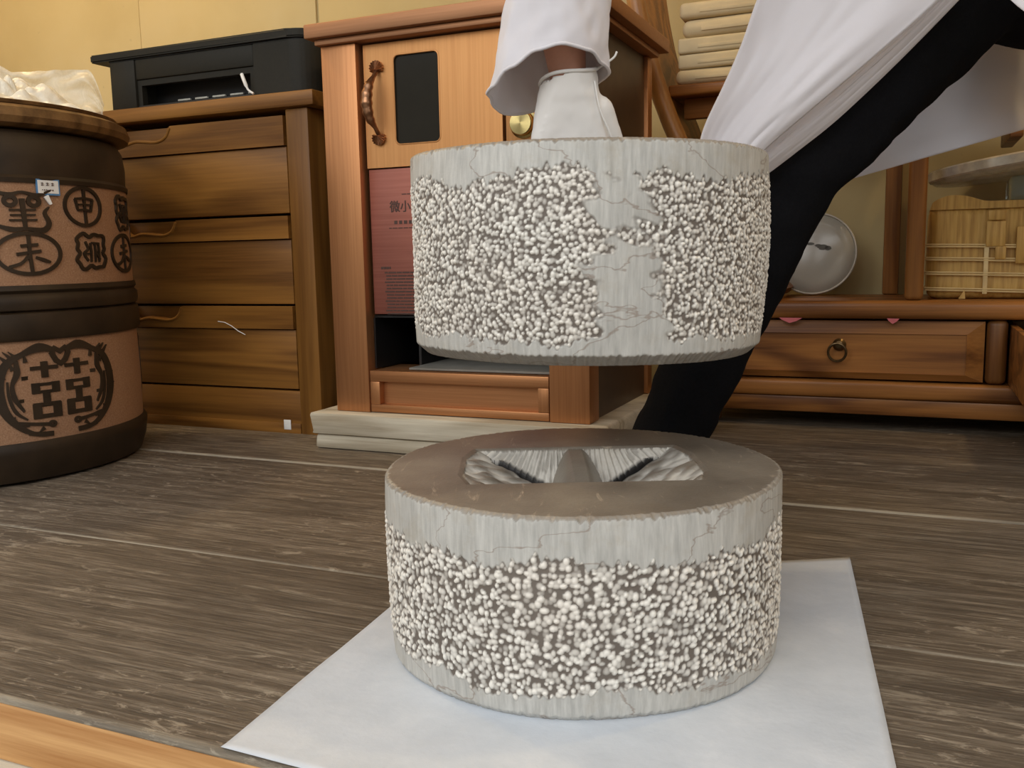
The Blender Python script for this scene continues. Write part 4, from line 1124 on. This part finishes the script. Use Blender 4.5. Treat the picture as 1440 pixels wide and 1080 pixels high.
# coat: body, lifting sleeve, other sleeve, skirt panels
bm = bmesh.new()
balls(bm, P['pel'] + Vector((0, 0, .10)), P['chest'], .155, .165); balls(bm, P['chest'], P['chest'].lerp(P['neck'], .7), .155, .07)
balls(bm, P['shL'], P['shR'], .075, .075); balls(bm, P['shR'], P['elR'], .068, .062); balls(bm, P['elR'], P['wrR'].lerp(P['elR'], .12), .062, .056); balls(bm, P['shL'], P['shL'].lerp(P['elL'], .35), .070, .066)
coat = obj('coat', remesh(bm, .011, 8, .008, 14), M['coat'], person, True, True)
def px_ring(cx, y, rx_px, dep, ry):                     # sleeve ring from its place in the photograph
    c = at(cx, y, dep); return c, rx_px / F_PX * dep, ry
rings = [(P['shL'].lerp(P['elL'], .25), .069, .066), (P['elL'] + Vector((0, 0, .08)), .064, .060), (P['elL'], .058, .056), px_ring(788, -45, 72, .962, .055), px_ring(785, 0, 70, .952, .052), px_ring(781, 40, 71, .948, .051), px_ring(778, 70, 73, .946, .050)]
def cuff_y(a):                                          # lower edge of the cuff in pixels, a = 0 right, 90 away, 180 left, 270 near
    keys = [(0, 104), (45, 118), (90, 140), (135, 152), (180, 130), (205, 124), (225, 104), (250, 84), (275, 78), (310, 84), (335, 96), (360, 104)]
    for (a0, y0), (a1, y1) in zip(keys, keys[1:]):
        if a0 <= a <= a1: t = (a - a0) / (a1 - a0); t = t * t * (3 - 2 * t); return y0 + (y1 - y0) * t
NA = 96
def sleevef(s, t):
    a = 2 * PI * s; q = t * (len(rings) - 1 + 2); i = int(q)
    if q < len(rings) - 1:
        i = min(i, len(rings) - 2); f = q - i
        c = rings[i][0].lerp(rings[i + 1][0], f); rx = rings[i][1] + (rings[i + 1][1] - rings[i][1]) * f; ry = rings[i][2] + (rings[i + 1][2] - rings[i][2]) * f
        p = c + X * (rx * math.cos(a)) + Y * (ry * math.sin(a))
    else:
        f = (q - (len(rings) - 1)) / 2; c, rx, ry = rings[-1]
        fl = 1 + .30 * f * max(0, -math.cos(a)) ** 2 - .02 * f
        low = at(775, cuff_y(math.degrees(a) % 360), .946)
        p = c + X * (rx * fl * math.cos(a)) + Y * (ry * math.sin(a)); p.z = c.z + (low.z - c.z) * f
    amp = .0035 * min(1, t * 4)
    wv = math.sin(a * 5 + 3 * p.z * 30 * .3) * .5 + noise.noise(Vector((math.cos(a) * 2, math.sin(a) * 2, p.z * 22))) + .6 * noise.noise(Vector((math.cos(a) * 4, math.sin(a) * 4, p.z * 50)))
    return p + (X * math.cos(a) + Y * math.sin(a)) * amp * wv
slv = obj('sleeve', grid(sleevef, NA, 110, True), M['coat'], coat, True, True)
md = slv.modifiers.new('t', 'SOLIDIFY'); md.thickness = .0016; md.offset = -1
# cuff hem stitched line
hem = []
for k in range(72):
    s_ = k / 72; p = sleevef(s_, 1.0); hem.append(p)
obj('cuff_hem', tube(hem, .0017, 8, True), M['coat'], coat, True, True)

def panel(name, left, right, nl, dl, dr, fold=.012, ff=7, mat='coat', seed=0):
    """cloth between two photographed edges; each edge gets its depth behind the camera"""
    Lp, Rp = spline(left, nl), spline(right, nl)
    def f(s, t):
        k = t * nl; i = min(int(k), nl - 1); g = k - i
        l = Lp[i] + (Lp[i + 1] - Lp[i]) * g; r = Rp[i] + (Rp[i + 1] - Rp[i]) * g
        q = l + (r - l) * s; d0 = dl[0] + (dl[1] - dl[0]) * t; d1 = dr[0] + (dr[1] - dr[0]) * t
        dep = d0 + (d1 - d0) * s + fold * math.sin(s * ff + seed) * min(1, .35 + t) + fold * .6 * noise.noise(Vector((s * 4, t * 2.5, seed))) + fold * .25 * noise.noise(Vector((s * 11, t * 5, seed + 3)))
        return at(q[0], q[1], dep)
    o = obj(name, grid(f, 46, 46), M[mat], coat, True, True)
    m_ = o.modifiers.new('t', 'SOLIDIFY'); m_.thickness = .0018
    return o
panel('front_panel', [(1135, -160), (1095, -70), (1064, 0), (1043, 60), (1018, 118), (990, 178), (978, 225)], [(1500, -220), (1400, -90), (1318, 0), (1230, 78), (1150, 145), (1085, 200), (1052, 232)], 40, (1.10, 1.075), (1.10, 1.085), .010, 6)
panel('hem_flap', [(1500, -222), (1395, -92), (1312, 2), (1226, 78), (1146, 145), (1081, 200), (1046, 232)], [(1500, -160), (1420, -80), (1346, 0), (1262, 86), (1180, 164), (1120, 212), (1078, 244)], 40, (1.135, 1.11), (1.15, 1.125), .006, 5, 'coat', 2)
panel('back_panel', [(1180, 120), (1172, 170), (1178, 215), (1190, 254)], [(1570, -60), (1570, 20), (1575, 90), (1580, 142)], 24, (1.42, 1.40), (1.46, 1.44), .016, 13, 'coat', 5)
panel('front_panel', [(1416, -120), (1413, -60), (1414, -20), (1418, -2)], [(1640, -150), (1640, -60), (1640, 60), (1640, 170)], 20, (1.12, 1.10), (1.05, 1.0), .010, 7, 'coat', 8)
